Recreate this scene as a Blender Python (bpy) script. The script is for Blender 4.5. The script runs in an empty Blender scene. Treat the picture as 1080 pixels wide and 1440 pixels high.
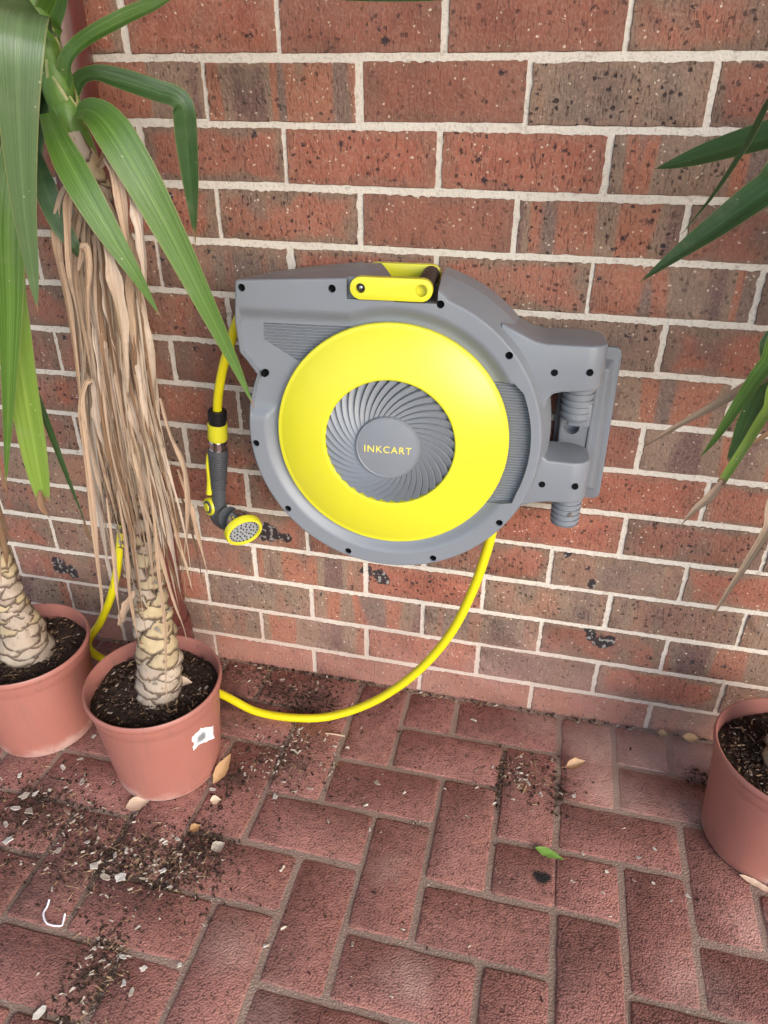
import bpy, bmesh, math, random
from mathutils import Vector, Matrix, noise

sc = bpy.context.scene
col = sc.collection
R_ = math.radians

# ------------------------------------------------------------------ camera
cd = bpy.data.cameras.new('camera'); cam = bpy.data.objects.new('camera', cd); col.objects.link(cam)
cd.sensor_fit = 'VERTICAL'; cd.sensor_height = 36.0; cd.lens = 36.0 * 1019.07 / 1440.0
cd.clip_start = 0.02; cd.clip_end = 300
yaw, pit = 0.227794, -0.532590
fw = Vector((-math.sin(yaw)*math.cos(pit), math.cos(yaw)*math.cos(pit), math.sin(pit)))
rt = Vector((math.cos(yaw), math.sin(yaw), 0)); up = rt.cross(fw)
rol = 0.003339
r2 = rt*math.cos(rol) + up*math.sin(rol); u2 = -rt*math.sin(rol) + up*math.cos(rol)
cam.matrix_world = Matrix(((r2.x, u2.x, -fw.x, 0.42964), (r2.y, u2.y, -fw.y, -1.16873), (r2.z, u2.z, -fw.z, 1.15205), (0, 0, 0, 1)))
sc.camera = cam

# ------------------------------------------------------------------ world, sun, exposure
SUN_EL, SUN_AZ = R_(27), R_(46)          # azimuth: turned from straight behind the camera (-Y) towards +X
sun_dir = Vector((math.sin(SUN_AZ)*math.cos(SUN_EL), -math.cos(SUN_AZ)*math.cos(SUN_EL), math.sin(SUN_EL)))
w = bpy.data.worlds.new('World'); sc.world = w; w.use_nodes = True
nt = w.node_tree; nt.nodes.clear()
sky = nt.nodes.new('ShaderNodeTexSky'); sky.sky_type = 'NISHITA'; sky.sun_disc = False
sky.sun_elevation = SUN_EL; sky.sun_rotation = math.atan2(sun_dir.x, sun_dir.y)
sky.air_density = 1.0; sky.dust_density = 1.0; sky.ozone_density = 1.0
bg = nt.nodes.new('ShaderNodeBackground'); bg.inputs['Strength'].default_value = 0.15
wo = nt.nodes.new('ShaderNodeOutputWorld')
nt.links.new(sky.outputs[0], bg.inputs[0]); nt.links.new(bg.outputs[0], wo.inputs[0])
sl = bpy.data.lights.new('sun', 'SUN'); sl.energy = 1.5; sl.angle = R_(46); sl.color = (1.0, 0.985, 0.965)
so = bpy.data.objects.new('sun', sl); col.objects.link(so)
so.rotation_euler = (-sun_dir).to_track_quat('-Z', 'Y').to_euler(); so.location = sun_dir*6
sc.view_settings.view_transform = 'Standard'; sc.view_settings.look = 'None'
sc.view_settings.gamma = 1.0; sc.view_settings.use_curve_mapping = False
sc.view_settings.exposure = 1.28
sc.cycles.max_bounces = 5; sc.cycles.diffuse_bounces = 3; sc.cycles.glossy_bounces = 2; sc.cycles.transmission_bounces = 1; sc.cycles.caustics_reflective = False; sc.cycles.caustics_refractive = False; sc.cycles.adaptive_threshold = 0.015

# ------------------------------------------------------------------ node helpers
class NT:
    def __init__(s, name):
        s.m = bpy.data.materials.new(name); s.m.use_nodes = True
        s.t = s.m.node_tree; s.t.nodes.clear()
        s.out = s.t.nodes.new('ShaderNodeOutputMaterial')
        s.b = s.t.nodes.new('ShaderNodeBsdfPrincipled'); s.L(s.b.outputs[0], s.out.inputs[0])
    def L(s, a, b): s.t.links.new(a, b)
    def put(s, sock, v):
        if isinstance(v, bpy.types.NodeSocket): s.L(v, sock)
        elif isinstance(v, (tuple, list)) and len(v) == 3 and len(sock.default_value) == 4: sock.default_value = (*v, 1)
        else: sock.default_value = v
    def N(s, typ, **kw):
        n = s.t.nodes.new(typ)
        for k, v in kw.items(): setattr(n, k, v)
        return n
    def math(s, op, a, b=0.0, clamp=False):
        n = s.N('ShaderNodeMath', operation=op, use_clamp=clamp); s.put(n.inputs[0], a); s.put(n.inputs[1], b); return n.outputs[0]
    def vmath(s, op, a, b=(0, 0, 0)):
        n = s.N('ShaderNodeVectorMath', operation=op); s.put(n.inputs[0], a); s.put(n.inputs[1], b)
        return n.outputs['Value'] if op in ('LENGTH', 'DISTANCE', 'DOT_PRODUCT') else n.outputs[0]
    def mix(s, f, a, b, mode='MIX'):
        n = s.N('ShaderNodeMix', data_type='RGBA', blend_type=mode); s.put(n.inputs[0], f); s.put(n.inputs[6], a); s.put(n.inputs[7], b); return n.outputs[2]
    def noise(s, vec, scale, detail=2.0, rough=0.5, dist=0.0, color=False):
        n = s.N('ShaderNodeTexNoise'); s.put(n.inputs['Vector'], vec); n.inputs['Scale'].default_value = scale
        n.inputs['Detail'].default_value = detail; n.inputs['Roughness'].default_value = rough; n.inputs['Distortion'].default_value = dist
        return n.outputs['Color' if color else 'Fac']
    def voro(s, vec, scale, rand=1.0, out='Distance'):
        n = s.N('ShaderNodeTexVoronoi'); s.put(n.inputs['Vector'], vec); n.inputs['Scale'].default_value = scale; n.inputs['Randomness'].default_value = rand
        return n.outputs[out]
    def ramp(s, f, stops, mode='LINEAR'):
        n = s.N('ShaderNodeValToRGB'); n.color_ramp.interpolation = mode; s.put(n.inputs[0], f)
        e = n.color_ramp.elements
        while len(e) < len(stops): e.new(0.5)
        for i, (p, c) in enumerate(stops):
            e[i].position = p; e[i].color = (c, c, c, 1) if not isinstance(c, tuple) else (*c, 1)
        return n.outputs[0]
    def step(s, f, a, b):                       # smoothstep a..b -> 0..1
        n = s.N('ShaderNodeMapRange', interpolation_type='SMOOTHSTEP'); s.put(n.inputs[0], f)
        n.inputs[1].default_value = a; n.inputs[2].default_value = b; return n.outputs[0]
    def sep(s, v):
        n = s.N('ShaderNodeSeparateXYZ'); s.put(n.inputs[0], v); return n.outputs
    def comb(s, x, y, z):
        n = s.N('ShaderNodeCombineXYZ')
        for i, v in enumerate((x, y, z)): s.put(n.inputs[i], v)
        return n.outputs[0]
    def bump(s, h, dist, strength=1.0, normal=None):
        n = s.N('ShaderNodeBump'); s.put(n.inputs['Height'], h); n.inputs['Distance'].default_value = dist; n.inputs['Strength'].default_value = strength
        if normal is not None: s.L(normal, n.inputs['Normal'])
        return n.outputs[0]
    def obj(s): return s.N('ShaderNodeTexCoord').outputs['Object']
    def pos(s): return s.N('ShaderNodeNewGeometry').outputs['Position']
    def info(s): return s.N('ShaderNodeObjectInfo').outputs
    def blobs(s, pos, items):                   # stains: list of (x, y, z, radius, softness 0..1, strength)
        warp = s.vmath('SCALE', s.vmath('SUBTRACT', s.noise(pos, 24, 1.5, 0.6, color=True), (0.5, 0.5, 0.5)))
        n = warp.node; n.inputs['Scale'].default_value = 0.05
        p = s.vmath('ADD', pos, warp); acc = None
        for (x, y, z, r, soft, st) in items:
            d = s.vmath('DISTANCE', p, (x, y, z))
            v = s.math('MULTIPLY', s.math('SUBTRACT', 1.0, s.step(d, r*(1-soft), r)), st)
            acc = v if acc is None else s.math('MAXIMUM', acc, v)
        return acc
    def done(s, color, rough=0.7, normal=None, spec=0.5, metal=0.0, **kw):
        s.put(s.b.inputs['Base Color'], color); s.put(s.b.inputs['Roughness'], rough)
        s.b.inputs['Specular IOR Level'].default_value = spec; s.b.inputs['Metallic'].default_value = metal
        if normal is not None: s.L(normal, s.b.inputs['Normal'])
        for k, v in kw.items(): s.put(s.b.inputs[k.replace('_', ' ')], v)
        return s.m

M = {}
# ---- wall brick: wire cut clay, per brick colour in object colour (r = red share, g = stripes, b = brown edges)
def m_brick():
    s = NT('brick_clay'); o = s.obj(); inf = s.info(); P = s.pos()
    rnd = inf['Random']; oc = s.N('ShaderNodeSeparateColor'); s.L(inf['Color'], oc.inputs[0])
    off = s.comb(s.math('MULTIPLY', rnd, 37.0), s.math('MULTIPLY', rnd, 91.0), s.math('MULTIPLY', rnd, 53.0))
    v = s.vmath('ADD', o, off); xyz = s.sep(o)
    fine = s.noise(v, 210, 2, 0.65); mid = s.noise(v, 14, 2, 0.55)
    red = s.ramp(mid, [(0.3, (0.285, 0.092, 0.060)), (0.55, (0.375, 0.132, 0.084)), (0.75, (0.33, 0.138, 0.092))])
    brown = s.ramp(s.noise(s.vmath('ADD', v, (5, 5, 5)), 9, 2, 0.5), [(0.3, (0.145, 0.108, 0.09)), (0.5, (0.235, 0.165, 0.12)), (0.7, (0.33, 0.20, 0.135))])
    base = s.mix(s.step(s.math('ADD', oc.outputs[0], s.math('MULTIPLY', s.math('SUBTRACT', mid, 0.5), 0.9)), 0.3, 0.7), brown, red)
    st = s.noise(s.vmath('ADD', s.vmath('MULTIPLY', o, (1.0, 0.0, 0.10)), off), 13, 1.0, 0.5, 0.2)
    stripes = s.ramp(st, [(0.25, (0.145, 0.082, 0.076)), (0.38, (0.165, 0.095, 0.085)), (0.42, (0.27, 0.18, 0.13)), (0.50, (0.29, 0.195, 0.135)), (0.535, (0.40, 0.15, 0.09)), (0.62, (0.39, 0.145, 0.088)), (0.66, (0.20, 0.135, 0.11))])
    base = s.mix(oc.outputs[1], base, stripes)
    ex = s.math('SUBTRACT', 0.115, s.math('ABSOLUTE', xyz[0])); ez = s.math('SUBTRACT', 0.038, s.math('ABSOLUTE', xyz[2]))
    ed = s.math('ADD', s.math('MINIMUM', s.math('MULTIPLY', ex, 0.55), ez), s.math('MULTIPLY', s.math('SUBTRACT', mid, 0.5), 0.04))
    edge = s.math('MULTIPLY', s.math('SUBTRACT', 1.0, s.step(ed, 0.002, 0.016)), oc.outputs[2])
    base = s.mix(edge, base, s.mix(mid, (0.17, 0.12, 0.09), (0.32, 0.195, 0.13)))
    base = s.mix(s.math('MULTIPLY', s.step(fine, 0.45, 0.72), 0.3), base, (0.52, 0.33, 0.24))
    base = s.mix(s.math('MULTIPLY', s.step(s.math('FRACT', s.math('MULTIPLY', rnd, 7.3)), 0.55, 1.0), 0.35), base, (0.15, 0.085, 0.066))
    scr = s.noise(s.vmath('MULTIPLY', v, (300.0, 60.0, 70.0)), 1.0, 2.5, 0.7)      # wire drag marks up the face
    scm = s.step(scr, 0.55, 0.66)
    vary = s.math('ADD', 0.35, s.math('MULTIPLY', s.math('FRACT', s.math('MULTIPLY', rnd, 13.7)), 0.65))
    base = s.mix(s.math('MULTIPLY', s.math('MULTIPLY', scm, 0.8), vary), base, (0.075, 0.042, 0.036))
    vd = s.voro(s.vmath('ADD', v, s.vmath('MULTIPLY', s.comb(fine, scr, mid), (0.010, 0.010, 0.010))), 95)
    wsel = s.noise(v, 50, 0.0)
    wh = s.math('MULTIPLY', s.math('SUBTRACT', 1.0, s.step(vd, 0.10, 0.20)), s.step(wsel, 0.52, 0.56))
    base = s.mix(s.math('MULTIPLY', wh, 0.8), base, (0.74, 0.61, 0.47))
    dk = s.math('MULTIPLY', s.math('SUBTRACT', 1.0, s.step(vd, 0.20, 0.34)), s.step(wsel, 0.48, 0.44))
    base = s.mix(s.math('MULTIPLY', s.math('MULTIPLY', dk, 0.95), vary), base, (0.04, 0.026, 0.026))
    spot = s.math('SUBTRACT', 1.0, s.step(s.math('ADD', s.voro(v, 26), s.math('MULTIPLY', s.math('SUBTRACT', fine, 0.5), 0.5)), 0.05, 0.16))
    spot = s.math('MULTIPLY', spot, s.step(s.noise(s.vmath('ADD', v, (9, 3, 1)), 18, 0.0), 0.46, 0.54))
    base = s.mix(s.math('MULTIPLY', spot, 0.9), base, (0.026, 0.024, 0.030))
    n9 = s.noise(P, 12, 2)
    mk = s.blobs(P, MARKS); brk = s.step(s.math('ADD', mk, s.math('SUBTRACT', s.noise(P, 48, 4, 0.75), 1.08)), 0.0, 0.12)
    base = s.mix(s.math('MULTIPLY', brk, 0.92), base, s.mix(s.step(s.noise(P, 110, 1), 0.54, 0.64), (0.022, 0.022, 0.026), (0.30, 0.29, 0.27)))
    dust = s.math('MAXIMUM', s.math('MULTIPLY', s.math('SUBTRACT', 1.0, s.step(s.math('ADD', s.sep(P)[2], s.math('MULTIPLY', s.math('SUBTRACT', n9, 0.5), 0.10)), 0.045, 0.10)), 0.48), s.math('MULTIPLY', s.blobs(P, FILM), 0.75))
    dust = s.math('MULTIPLY', dust, s.math('ADD', 0.25, s.math('MULTIPLY', scr, 1.0)))
    base = s.mix(dust, base, s.mix(n9, (0.36, 0.17, 0.145), (0.46, 0.30, 0.26)))
    h = s.math('SUBTRACT', s.math('SUBTRACT', fine, s.math('MULTIPLY', scr, 0.8)), s.math('MULTIPLY', dk, 0.4))
    return s.done(base, 0.82, s.bump(h, 0.0020, 1.0), 0.3)
MARKS = [(0.604, 0, 0.212, 0.040, 0.8, 1.0), (0.575, 0, 0.222, 0.026, 0.8, 0.95), (-0.085, 0, 0.362, 0.04, 0.8, 1.0), (-0.055, 0, 0.352, 0.03, 0.8, 0.9), (-0.605, 0, 0.198, 0.038, 0.8, 1.0), (-0.575, 0, 0.186, 0.03, 0.8, 0.95), (0.152, 0, 0.292, 0.034, 0.8, 0.97), (0.125, 0, 0.30, 0.024, 0.8, 0.95),
         (0.512, 0, 0.40, 0.02, 0.8, 0.95), (0.555, 0, 0.345, 0.022, 0.8, 0.98), (-0.237, 0, 1.035, 0.022, 0.8, 0.98), (-0.20, 0, 0.99, 0.016, 0.8, 0.9)]
FILM = [(0.47, 0, 0.12, 0.12, 0.9, 0.7), (0.40, 0, 0.06, 0.16, 0.9, 0.85), (0.60, 0, 0.05, 0.14, 0.9, 0.9), (0.20, 0, 0.04, 0.2, 0.9, 0.7), (0.0, 0, 0.10, 0.12, 0.9, 0.5), (0.28, 0, 0.10, 0.10, 0.9, 0.55)]
M['brick'] = m_brick()

def m_mortar():
    s = NT('mortar'); P = s.pos()
    n1 = s.noise(P, 260, 2, 0.65); n2 = s.noise(P, 14, 2, 0.6)
    c = s.mix(n2, (0.66, 0.585, 0.495), (0.79, 0.715, 0.615))
    c = s.mix(s.step(n1, 0.5, 0.72), c, s.mix(0.5, c, (0.40, 0.32, 0.25)))
    c = s.mix(s.math('MULTIPLY', s.step(s.noise(P, 38, 3, 0.75), 0.60, 0.72), 0.5), c, (0.34, 0.26, 0.21))
    low = s.math('SUBTRACT', 1.0, s.step(s.math('ADD', s.sep(P)[2], s.math('MULTIPLY', s.math('SUBTRACT', n2, 0.5), 0.15)), 0.05, 0.32))
    c = s.mix(s.math('MULTIPLY', low, 0.5), c, (0.50, 0.345, 0.29))
    return s.done(c, 0.95, s.bump(n1, 0.0022, 0.8), 0.2)
M['mortar'] = m_mortar()

SOIL = [(-0.215, -0.514, 0, 0.13, 0.95, 1.0), (-0.12, -0.53, 0, 0.09, 0.95, 0.9), (-0.127, -0.698, 0, 0.075, 0.95, 1.0), (-0.06, -0.46, 0, 0.07, 0.95, 0.9), (-0.40, -0.47, 0, 0.10, 0.95, 0.95), (0.006, -0.083, 0, 0.085, 0.95, 1.0), (-0.06, -0.07, 0, 0.07, 0.95, 0.9), (-0.18, -0.14, 0, 0.17, 0.9, 0.75), (-0.36, -0.15, 0, 0.16, 0.9, 0.95), (0.465, -0.184, 0, 0.075, 0.95, 0.55), (0.54, -0.205, 0, 0.05, 0.95, 0.5), (0.03, -0.25, 0, 0.10, 0.95, 0.75), (-0.06, -0.32, 0, 0.06, 0.95, 0.9), (0.80, -0.12, 0, 0.05, 0.95, 0.8), (-0.30, -0.58, 0, 0.12, 0.95, 0.7)]
PALE = [(0.054, -0.612, 0, 0.065, 0.98, 0.42), (0.336, -0.589, 0, 0.065, 0.98, 0.48), (0.266, -0.428, 0, 0.05, 0.98, 0.30), (0.755, -0.50, 0, 0.08, 0.98, 0.28), (0.63, -0.05, 0, 0.13, 0.9, 0.95), (0.72, -0.05, 0, 0.13, 0.85, 1.0), (0.81, -0.05, 0, 0.11, 0.85, 1.0), (0.66, -0.17, 0, 0.10, 0.95, 0.6), (0.50, -0.02, 0, 0.08, 0.9, 0.5), (0.87, -0.40, 0, 0.07, 0.9, 0.5), (0.15, -0.70, 0, 0.08, 0.9, 0.3), (0.78, -0.17, 0, 0.10, 0.95, 0.45)]
SPOTS = [(0.522, -0.388, 0, 0.021, 0.6, 1.0), (0.526, -0.409, 0, 0.012, 0.6, 1.0), (0.075, -0.575, 0, 0.008, 0.6, 0.9), (0.60, -0.335, 0, 0.007, 0.6, 0.9)]
def m_paver():
    s = NT('paver_clay'); o = s.obj(); P = s.pos(); inf = s.info(); rnd = inf['Random']
    gr = s.voro(s.vmath('ADD', P, s.vmath('MULTIPLY', s.noise(P, 240, 1, color=True), (0.004, 0.004, 0.004))), 330); n1 = s.math('SUBTRACT', 0.92, s.math('MULTIPLY', gr, 0.85)); n2 = s.noise(P, 7, 2, 0.6); n3 = s.noise(P, 60, 3, 0.7)
    c = s.mix(rnd, (0.295, 0.122, 0.096), (0.375, 0.163, 0.130))
    c = s.mix(s.step(n2, 0.35, 0.7), c, s.mix(0.45, c, (0.19, 0.09, 0.074)))
    c = s.mix(s.math('MULTIPLY', s.step(n3, 0.5, 0.75), 0.5), c, (0.40, 0.185, 0.15))
    c = s.mix(s.math('MULTIPLY', s.math('MULTIPLY', s.step(n1, 0.60, 0.85), s.step(n3, 0.42, 0.62)), 0.45), c, (0.43, 0.21, 0.165))
    pit = s.math('MULTIPLY', s.step(n1, 0.50, 0.30), s.step(n3, 0.62, 0.42)); c = s.mix(s.math('MULTIPLY', pit, 0.75), c, (0.075, 0.035, 0.031))
    pale = s.math('MULTIPLY', s.blobs(P, PALE), s.math('ADD', 0.45, s.math('MULTIPLY', n3, 0.9)))
    c = s.mix(s.math('MINIMUM', pale, 0.85), c, (0.58, 0.37, 0.305))
    soil = s.math('MULTIPLY', s.blobs(P, SOIL), s.step(s.noise(P, 34, 3, 0.7), 0.30, 0.62))
    c = s.mix(s.math('MULTIPLY', soil, 0.82), c, (0.055, 0.034, 0.026))
    c = s.mix(s.blobs(P, SPOTS), c, (0.015, 0.013, 0.013))
    bl = s.voro(P, 62); sp = s.math('MULTIPLY', s.math('SUBTRACT', 1.0, s.step(bl, 0.05, 0.13)), s.step(s.noise(P, 20, 2), 0.52, 0.58))
    c = s.mix(sp, c, (0.06, 0.03, 0.027))
    h = s.math('ADD', n1, s.math('MULTIPLY', n3, 0.8))
    return s.done(c, 0.86, s.bump(h, 0.0018, 1.0), 0.35)
M['paver'] = m_paver()
def m_sand():
    s = NT('joint_sand'); P = s.pos(); n1 = s.noise(P, 300, 2, 0.7); n2 = s.noise(P, 18, 2, 0.6)
    c = s.mix(n2, (0.25, 0.155, 0.12), (0.36, 0.25, 0.195))
    c = s.mix(s.step(n1, 0.5, 0.7), c, (0.42, 0.33, 0.26))
    c = s.mix(s.math('MULTIPLY', s.blobs(P, SOIL), 0.9), c, (0.05, 0.034, 0.026))
    c = s.mix(s.math('MULTIPLY', s.blobs(P, PALE), 0.6), c, (0.55, 0.40, 0.33))
    return s.done(c, 0.95, s.bump(n1, 0.003, 1.0), 0.2)
M['sand'] = m_sand()
def m_plain(name, c, rough=0.5, var=0.08, scale=30, bump=0.0, bscale=300, spec=0.5, metal=0.0, dirt=None, **kw):
    s = NT(name); o = s.pos(); n = s.noise(o, scale, 2, 0.6)
    cc = s.mix(n, tuple(x*(1-var) for x in c), tuple(min(1, x*(1+var)) for x in c))
    if dirt: cc = s.mix(s.math('MULTIPLY', s.step(s.noise(o, scale*0.6, 5, 0.7), 0.52, 0.75), dirt[1]), cc, dirt[0])
    nm = s.bump(s.noise(o, bscale, 3, 0.6), bump, 0.6) if bump else None
    rr = s.math('ADD', rough - 0.06, s.math('MULTIPLY', n, 0.12))
    return s.done(cc, rr, nm, spec, metal, **kw)
M['grey'] = m_plain('grey_plastic', (0.210, 0.226, 0.252), 0.40, 0.05, 12, 0.00018, 900, 0.5, dirt=((0.34, 0.32, 0.30), 0.16))
M['grey_dark'] = m_plain('grey_vent_plastic', (0.180, 0.194, 0.216), 0.45, 0.04, 14, 0.0001, 900)
M['yellow'] = m_plain('yellow_plastic', (0.74, 0.69, 0.034), 0.33, 0.04, 9, 0.0001, 900, dirt=((0.68, 0.60, 0.07), 0.35))
M['hose'] = m_plain('yellow_hose_rubber', (0.74, 0.63, 0.010), 0.38, 0.05, 20, 0.0002, 400)
M['black'] = m_plain('black_plastic', (0.012, 0.012, 0.013), 0.4, 0.2, 30)
M['hole'] = m_plain('hole_shade_black', (0.006, 0.006, 0.007), 0.9, 0.1, 30, spec=0.1)  # flat black standing in for the shade inside deep holes
M['grip'] = m_plain('brown_black_grip', (0.035, 0.022, 0.018), 0.55, 0.2, 60)
M['handle_grey'] = m_plain('charcoal_rubber', (0.075, 0.08, 0.088), 0.5, 0.1, 60)
M['chrome'] = m_plain('chrome', (0.75, 0.75, 0.76), 0.12, 0.05, 20, metal=1.0)
M['steel'] = m_plain('zinc_screw', (0.6, 0.59, 0.56), 0.3, 0.1, 200, metal=1.0)
M['spray'] = m_plain('grey_spray_plate', (0.32, 0.34, 0.36), 0.4, 0.1, 60)
M['print'] = m_plain('yellow_print', (0.86, 0.72, 0.12), 0.5, 0.03, 40)
M['pipe'] = m_plain('red_brown_pipe_paint', (0.125, 0.036, 0.030), 0.26, 0.08, 8, 0.0003, 120, 0.5, dirt=((0.10, 0.04, 0.035), 0.35))
M['white_tie'] = m_plain('white_plastic', (0.80, 0.80, 0.84), 0.5, 0.05, 60)
M['roofing'] = m_plain('painted_soffit', (0.30, 0.26, 0.22), 0.8, 0.1, 2)
M['brick_far'] = m_plain('far_brick_clay', (0.24, 0.105, 0.075), 0.85, 0.3, 6)
M['paver_far'] = m_plain('far_paver_clay', (0.21, 0.085, 0.068), 0.85, 0.3, 8)
M['concrete'] = m_plain('yard_concrete', (0.36, 0.33, 0.30), 0.9, 0.2, 3, 0.002, 60)

def m_pot():
    s = NT('terracotta_plastic'); P = s.pos(); o = s.obj()
    n = s.noise(P, 9, 3, 0.6); c = s.mix(n, (0.315, 0.115, 0.088), (0.385, 0.152, 0.118))
    z = s.sep(o)[2]
    film = s.math('MULTIPLY', s.step(s.math('ADD', z, s.math('MULTIPLY', s.math('SUBTRACT', s.noise(o, 16, 4, 0.65), 0.5), 0.12)), 0.03, -0.01), 0.8)
    c = s.mix(film, c, (0.50, 0.33, 0.285))
    sc_ = s.step(s.noise(s.vmath('MULTIPLY', o, (1, 1, 2.6)), 26, 6, 0.8), 0.60, 0.72)
    c = s.mix(s.math('MULTIPLY', sc_, s.math('MULTIPLY', s.step(s.noise(o, 7, 2), 0.5, 0.6), 0.55)), c, (0.52, 0.34, 0.29))
    runs = s.math('MULTIPLY', s.step(s.noise(s.vmath('MULTIPLY', o, (1, 1, 0.12)), 34, 3, 0.7), 0.50, 0.70), 0.45); c = s.mix(runs, c, (0.27, 0.125, 0.10))
    spl = s.math('MULTIPLY', s.step(s.noise(o, 90, 3, 0.75), 0.60, 0.68), s.step(z, 0.075, 0.0)); c = s.mix(s.math('MULTIPLY', spl, 0.7), c, (0.12, 0.06, 0.045))
    dk = s.math('MULTIPLY', s.step(s.noise(o, 60, 4, 0.75), 0.60, 0.68), s.step(z, 0.14, 0.20))
    c = s.mix(s.math('MULTIPLY', dk, 0.6), c, (0.16, 0.08, 0.06))
    return s.done(c, s.math('ADD', 0.42, s.math('MULTIPLY', n, 0.15)), s.bump(s.noise(o, 120, 3), 0.0004, 0.6), 0.45)
M['pot'] = m_pot()
def m_soil():
    s = NT('potting_soil'); P = s.pos(); n = s.noise(P, 160, 5, 0.75)
    c = s.mix(n, (0.014, 0.009, 0.007), (0.085, 0.055, 0.038))
    return s.done(c, 0.95, s.bump(n, 0.006, 1.0), 0.2)
M['soil'] = m_soil()
def m_crumb(name, cols):
    s = NT(name); inf = s.info(); P = s.pos()
    n = s.noise(P, 150, 1.0, 0.5)
    c = s.ramp(n, [(0.25 + 0.5*i/(len(cols)-1), k) for i, k in enumerate(cols)])
    return s.done(c, 0.9, None, 0.2)
M['crumb_dark'] = m_crumb('dark_crumbs', [(0.012, 0.008, 0.006), (0.05, 0.03, 0.022), (0.11, 0.065, 0.045)])
M['crumb_pale'] = m_crumb('pale_grit', [(0.20, 0.14, 0.10), (0.42, 0.34, 0.27), (0.62, 0.57, 0.50)])
M['straw'] = m_crumb('straw_bits', [(0.16, 0.09, 0.05), (0.36, 0.23, 0.13), (0.52, 0.38, 0.24)])
def m_leaf(name, a, b, vein, rough=0.30, dead=False):
    s = NT(name); uv = s.N('ShaderNodeAttribute', attribute_name='leaf_uv').outputs['Vector']; x = s.sep(uv)
    inf = s.info(); off = s.comb(s.math('MULTIPLY', inf['Random'], 17.0), 0.0, s.math('MULTIPLY', inf['Random'], 41.0))
    v = s.vmath('ADD', uv, off)
    n = s.noise(s.vmath('MULTIPLY', v, (3.5, 1.6, 1)), 3, 3, 0.6)
    c = s.mix(n, a, b)
    fib = s.noise(s.vmath('MULTIPLY', v, (5.0, 1.6, 1) if dead else (24.0, 1.0, 1)), 1.0, 3, 0.65)
    c = s.mix(s.math('MULTIPLY', s.step(fib, 0.42, 0.60), 0.75 if dead else 0.6), c, vein)
    if dead: c = s.mix(s.math('MULTIPLY', s.step(s.noise(s.vmath('MULTIPLY', v, (1.5, 5.0, 1)), 2.0, 3, 0.7), 0.55, 0.75), 0.5), c, tuple(k*0.55 for k in vein))
    if dead: c = s.mix(s.math('MULTIPLY', s.step(s.noise(s.pos(), 30, 3, 0.7), 0.58, 0.75), 0.45), c, (0.24, 0.17, 0.125))
    if dead: c = s.mix(s.math('MULTIPLY', s.step(s.math('FRACT', s.math('MULTIPLY', inf['Random'], 9.1)), 0.5, 1.0), 0.4), c, tuple(k*0.75 for k in vein))
    mv = s.math('MULTIPLY', s.math('SUBTRACT', 1.0, s.step(s.math('ABSOLUTE', x[0]), 0.0, 0.16)), 0.5)
    if not dead: c = s.mix(mv, c, tuple(min(1, k*1.15) for k in vein))
    edge = s.step(s.math('ABSOLUTE', x[0]), 0.90, 0.99); c = s.mix(s.math('MULTIPLY', edge, 0.65), c, (0.16, 0.09, 0.05) if dead else (0.30, 0.28, 0.10))
    tip = s.step(x[1], 0.955, 0.985); c = s.mix(tip, c, (0.30, 0.17, 0.09))
    sp = s.math('MULTIPLY', s.math('SUBTRACT', 1.0, s.step(s.voro(s.pos(), 75), 0.05, 0.11)), s.step(s.noise(s.pos(), 26, 2), 0.54, 0.58))
    c = s.mix(s.math('MULTIPLY', sp, 0.7), c, (0.55, 0.50, 0.33))
    dustm = s.math('MULTIPLY', s.step(s.noise(s.pos(), 13, 5, 0.7), 0.5, 0.75), 0.22); c = s.mix(dustm, c, (0.30, 0.32, 0.22))
    m = s.done(c, rough, s.bump(fib, 0.0022 if dead else 0.0008, 0.8), 0.3 if dead else 0.5)
    s.b.inputs['Subsurface Weight'].default_value = 0.0
    tr = s.N('ShaderNodeBsdfTranslucent'); s.L(c, tr.inputs['Color']); mx = s.N('ShaderNodeMixShader'); mx.inputs[0].default_value = 0.18
    s.L(s.b.outputs[0], mx.inputs[1]); s.L(tr.outputs[0], mx.inputs[2]); s.L(mx.outputs[0], s.out.inputs[0])
    return m
M['leaf'] = m_leaf('yucca_green', (0.052, 0.128, 0.018), (0.095, 0.200, 0.030), (0.165, 0.285, 0.060))
M['leaf_dark'] = m_leaf('yucca_dark_green', (0.028, 0.075, 0.022), (0.055, 0.125, 0.035), (0.075, 0.15, 0.045))
M['leaf_blue'] = m_leaf('yucca_grey_green', (0.085, 0.150, 0.060), (0.125, 0.205, 0.078), (0.155, 0.235, 0.10))
M['leaf_lime'] = m_leaf('yucca_lime', (0.125, 0.235, 0.026), (0.22, 0.345, 0.048), (0.29, 0.40, 0.085))
M['dead'] = m_leaf('dead_leaf_tan', (0.54, 0.365, 0.24), (0.76, 0.58, 0.43), (0.42, 0.265, 0.165), 0.65, True)
M['dead3'] = m_leaf('dead_leaf_bleached', (0.66, 0.50, 0.38), (0.86, 0.72, 0.59), (0.52, 0.37, 0.25), 0.65, True)
M['flake'] = m_leaf('papery_flake', (0.50, 0.43, 0.34), (0.72, 0.66, 0.56), (0.40, 0.32, 0.23), 0.7, True)
M['dead2'] = m_leaf('dead_leaf_brown', (0.27, 0.145, 0.08), (0.46, 0.28, 0.165), (0.20, 0.11, 0.06), 0.65, True)
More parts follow.
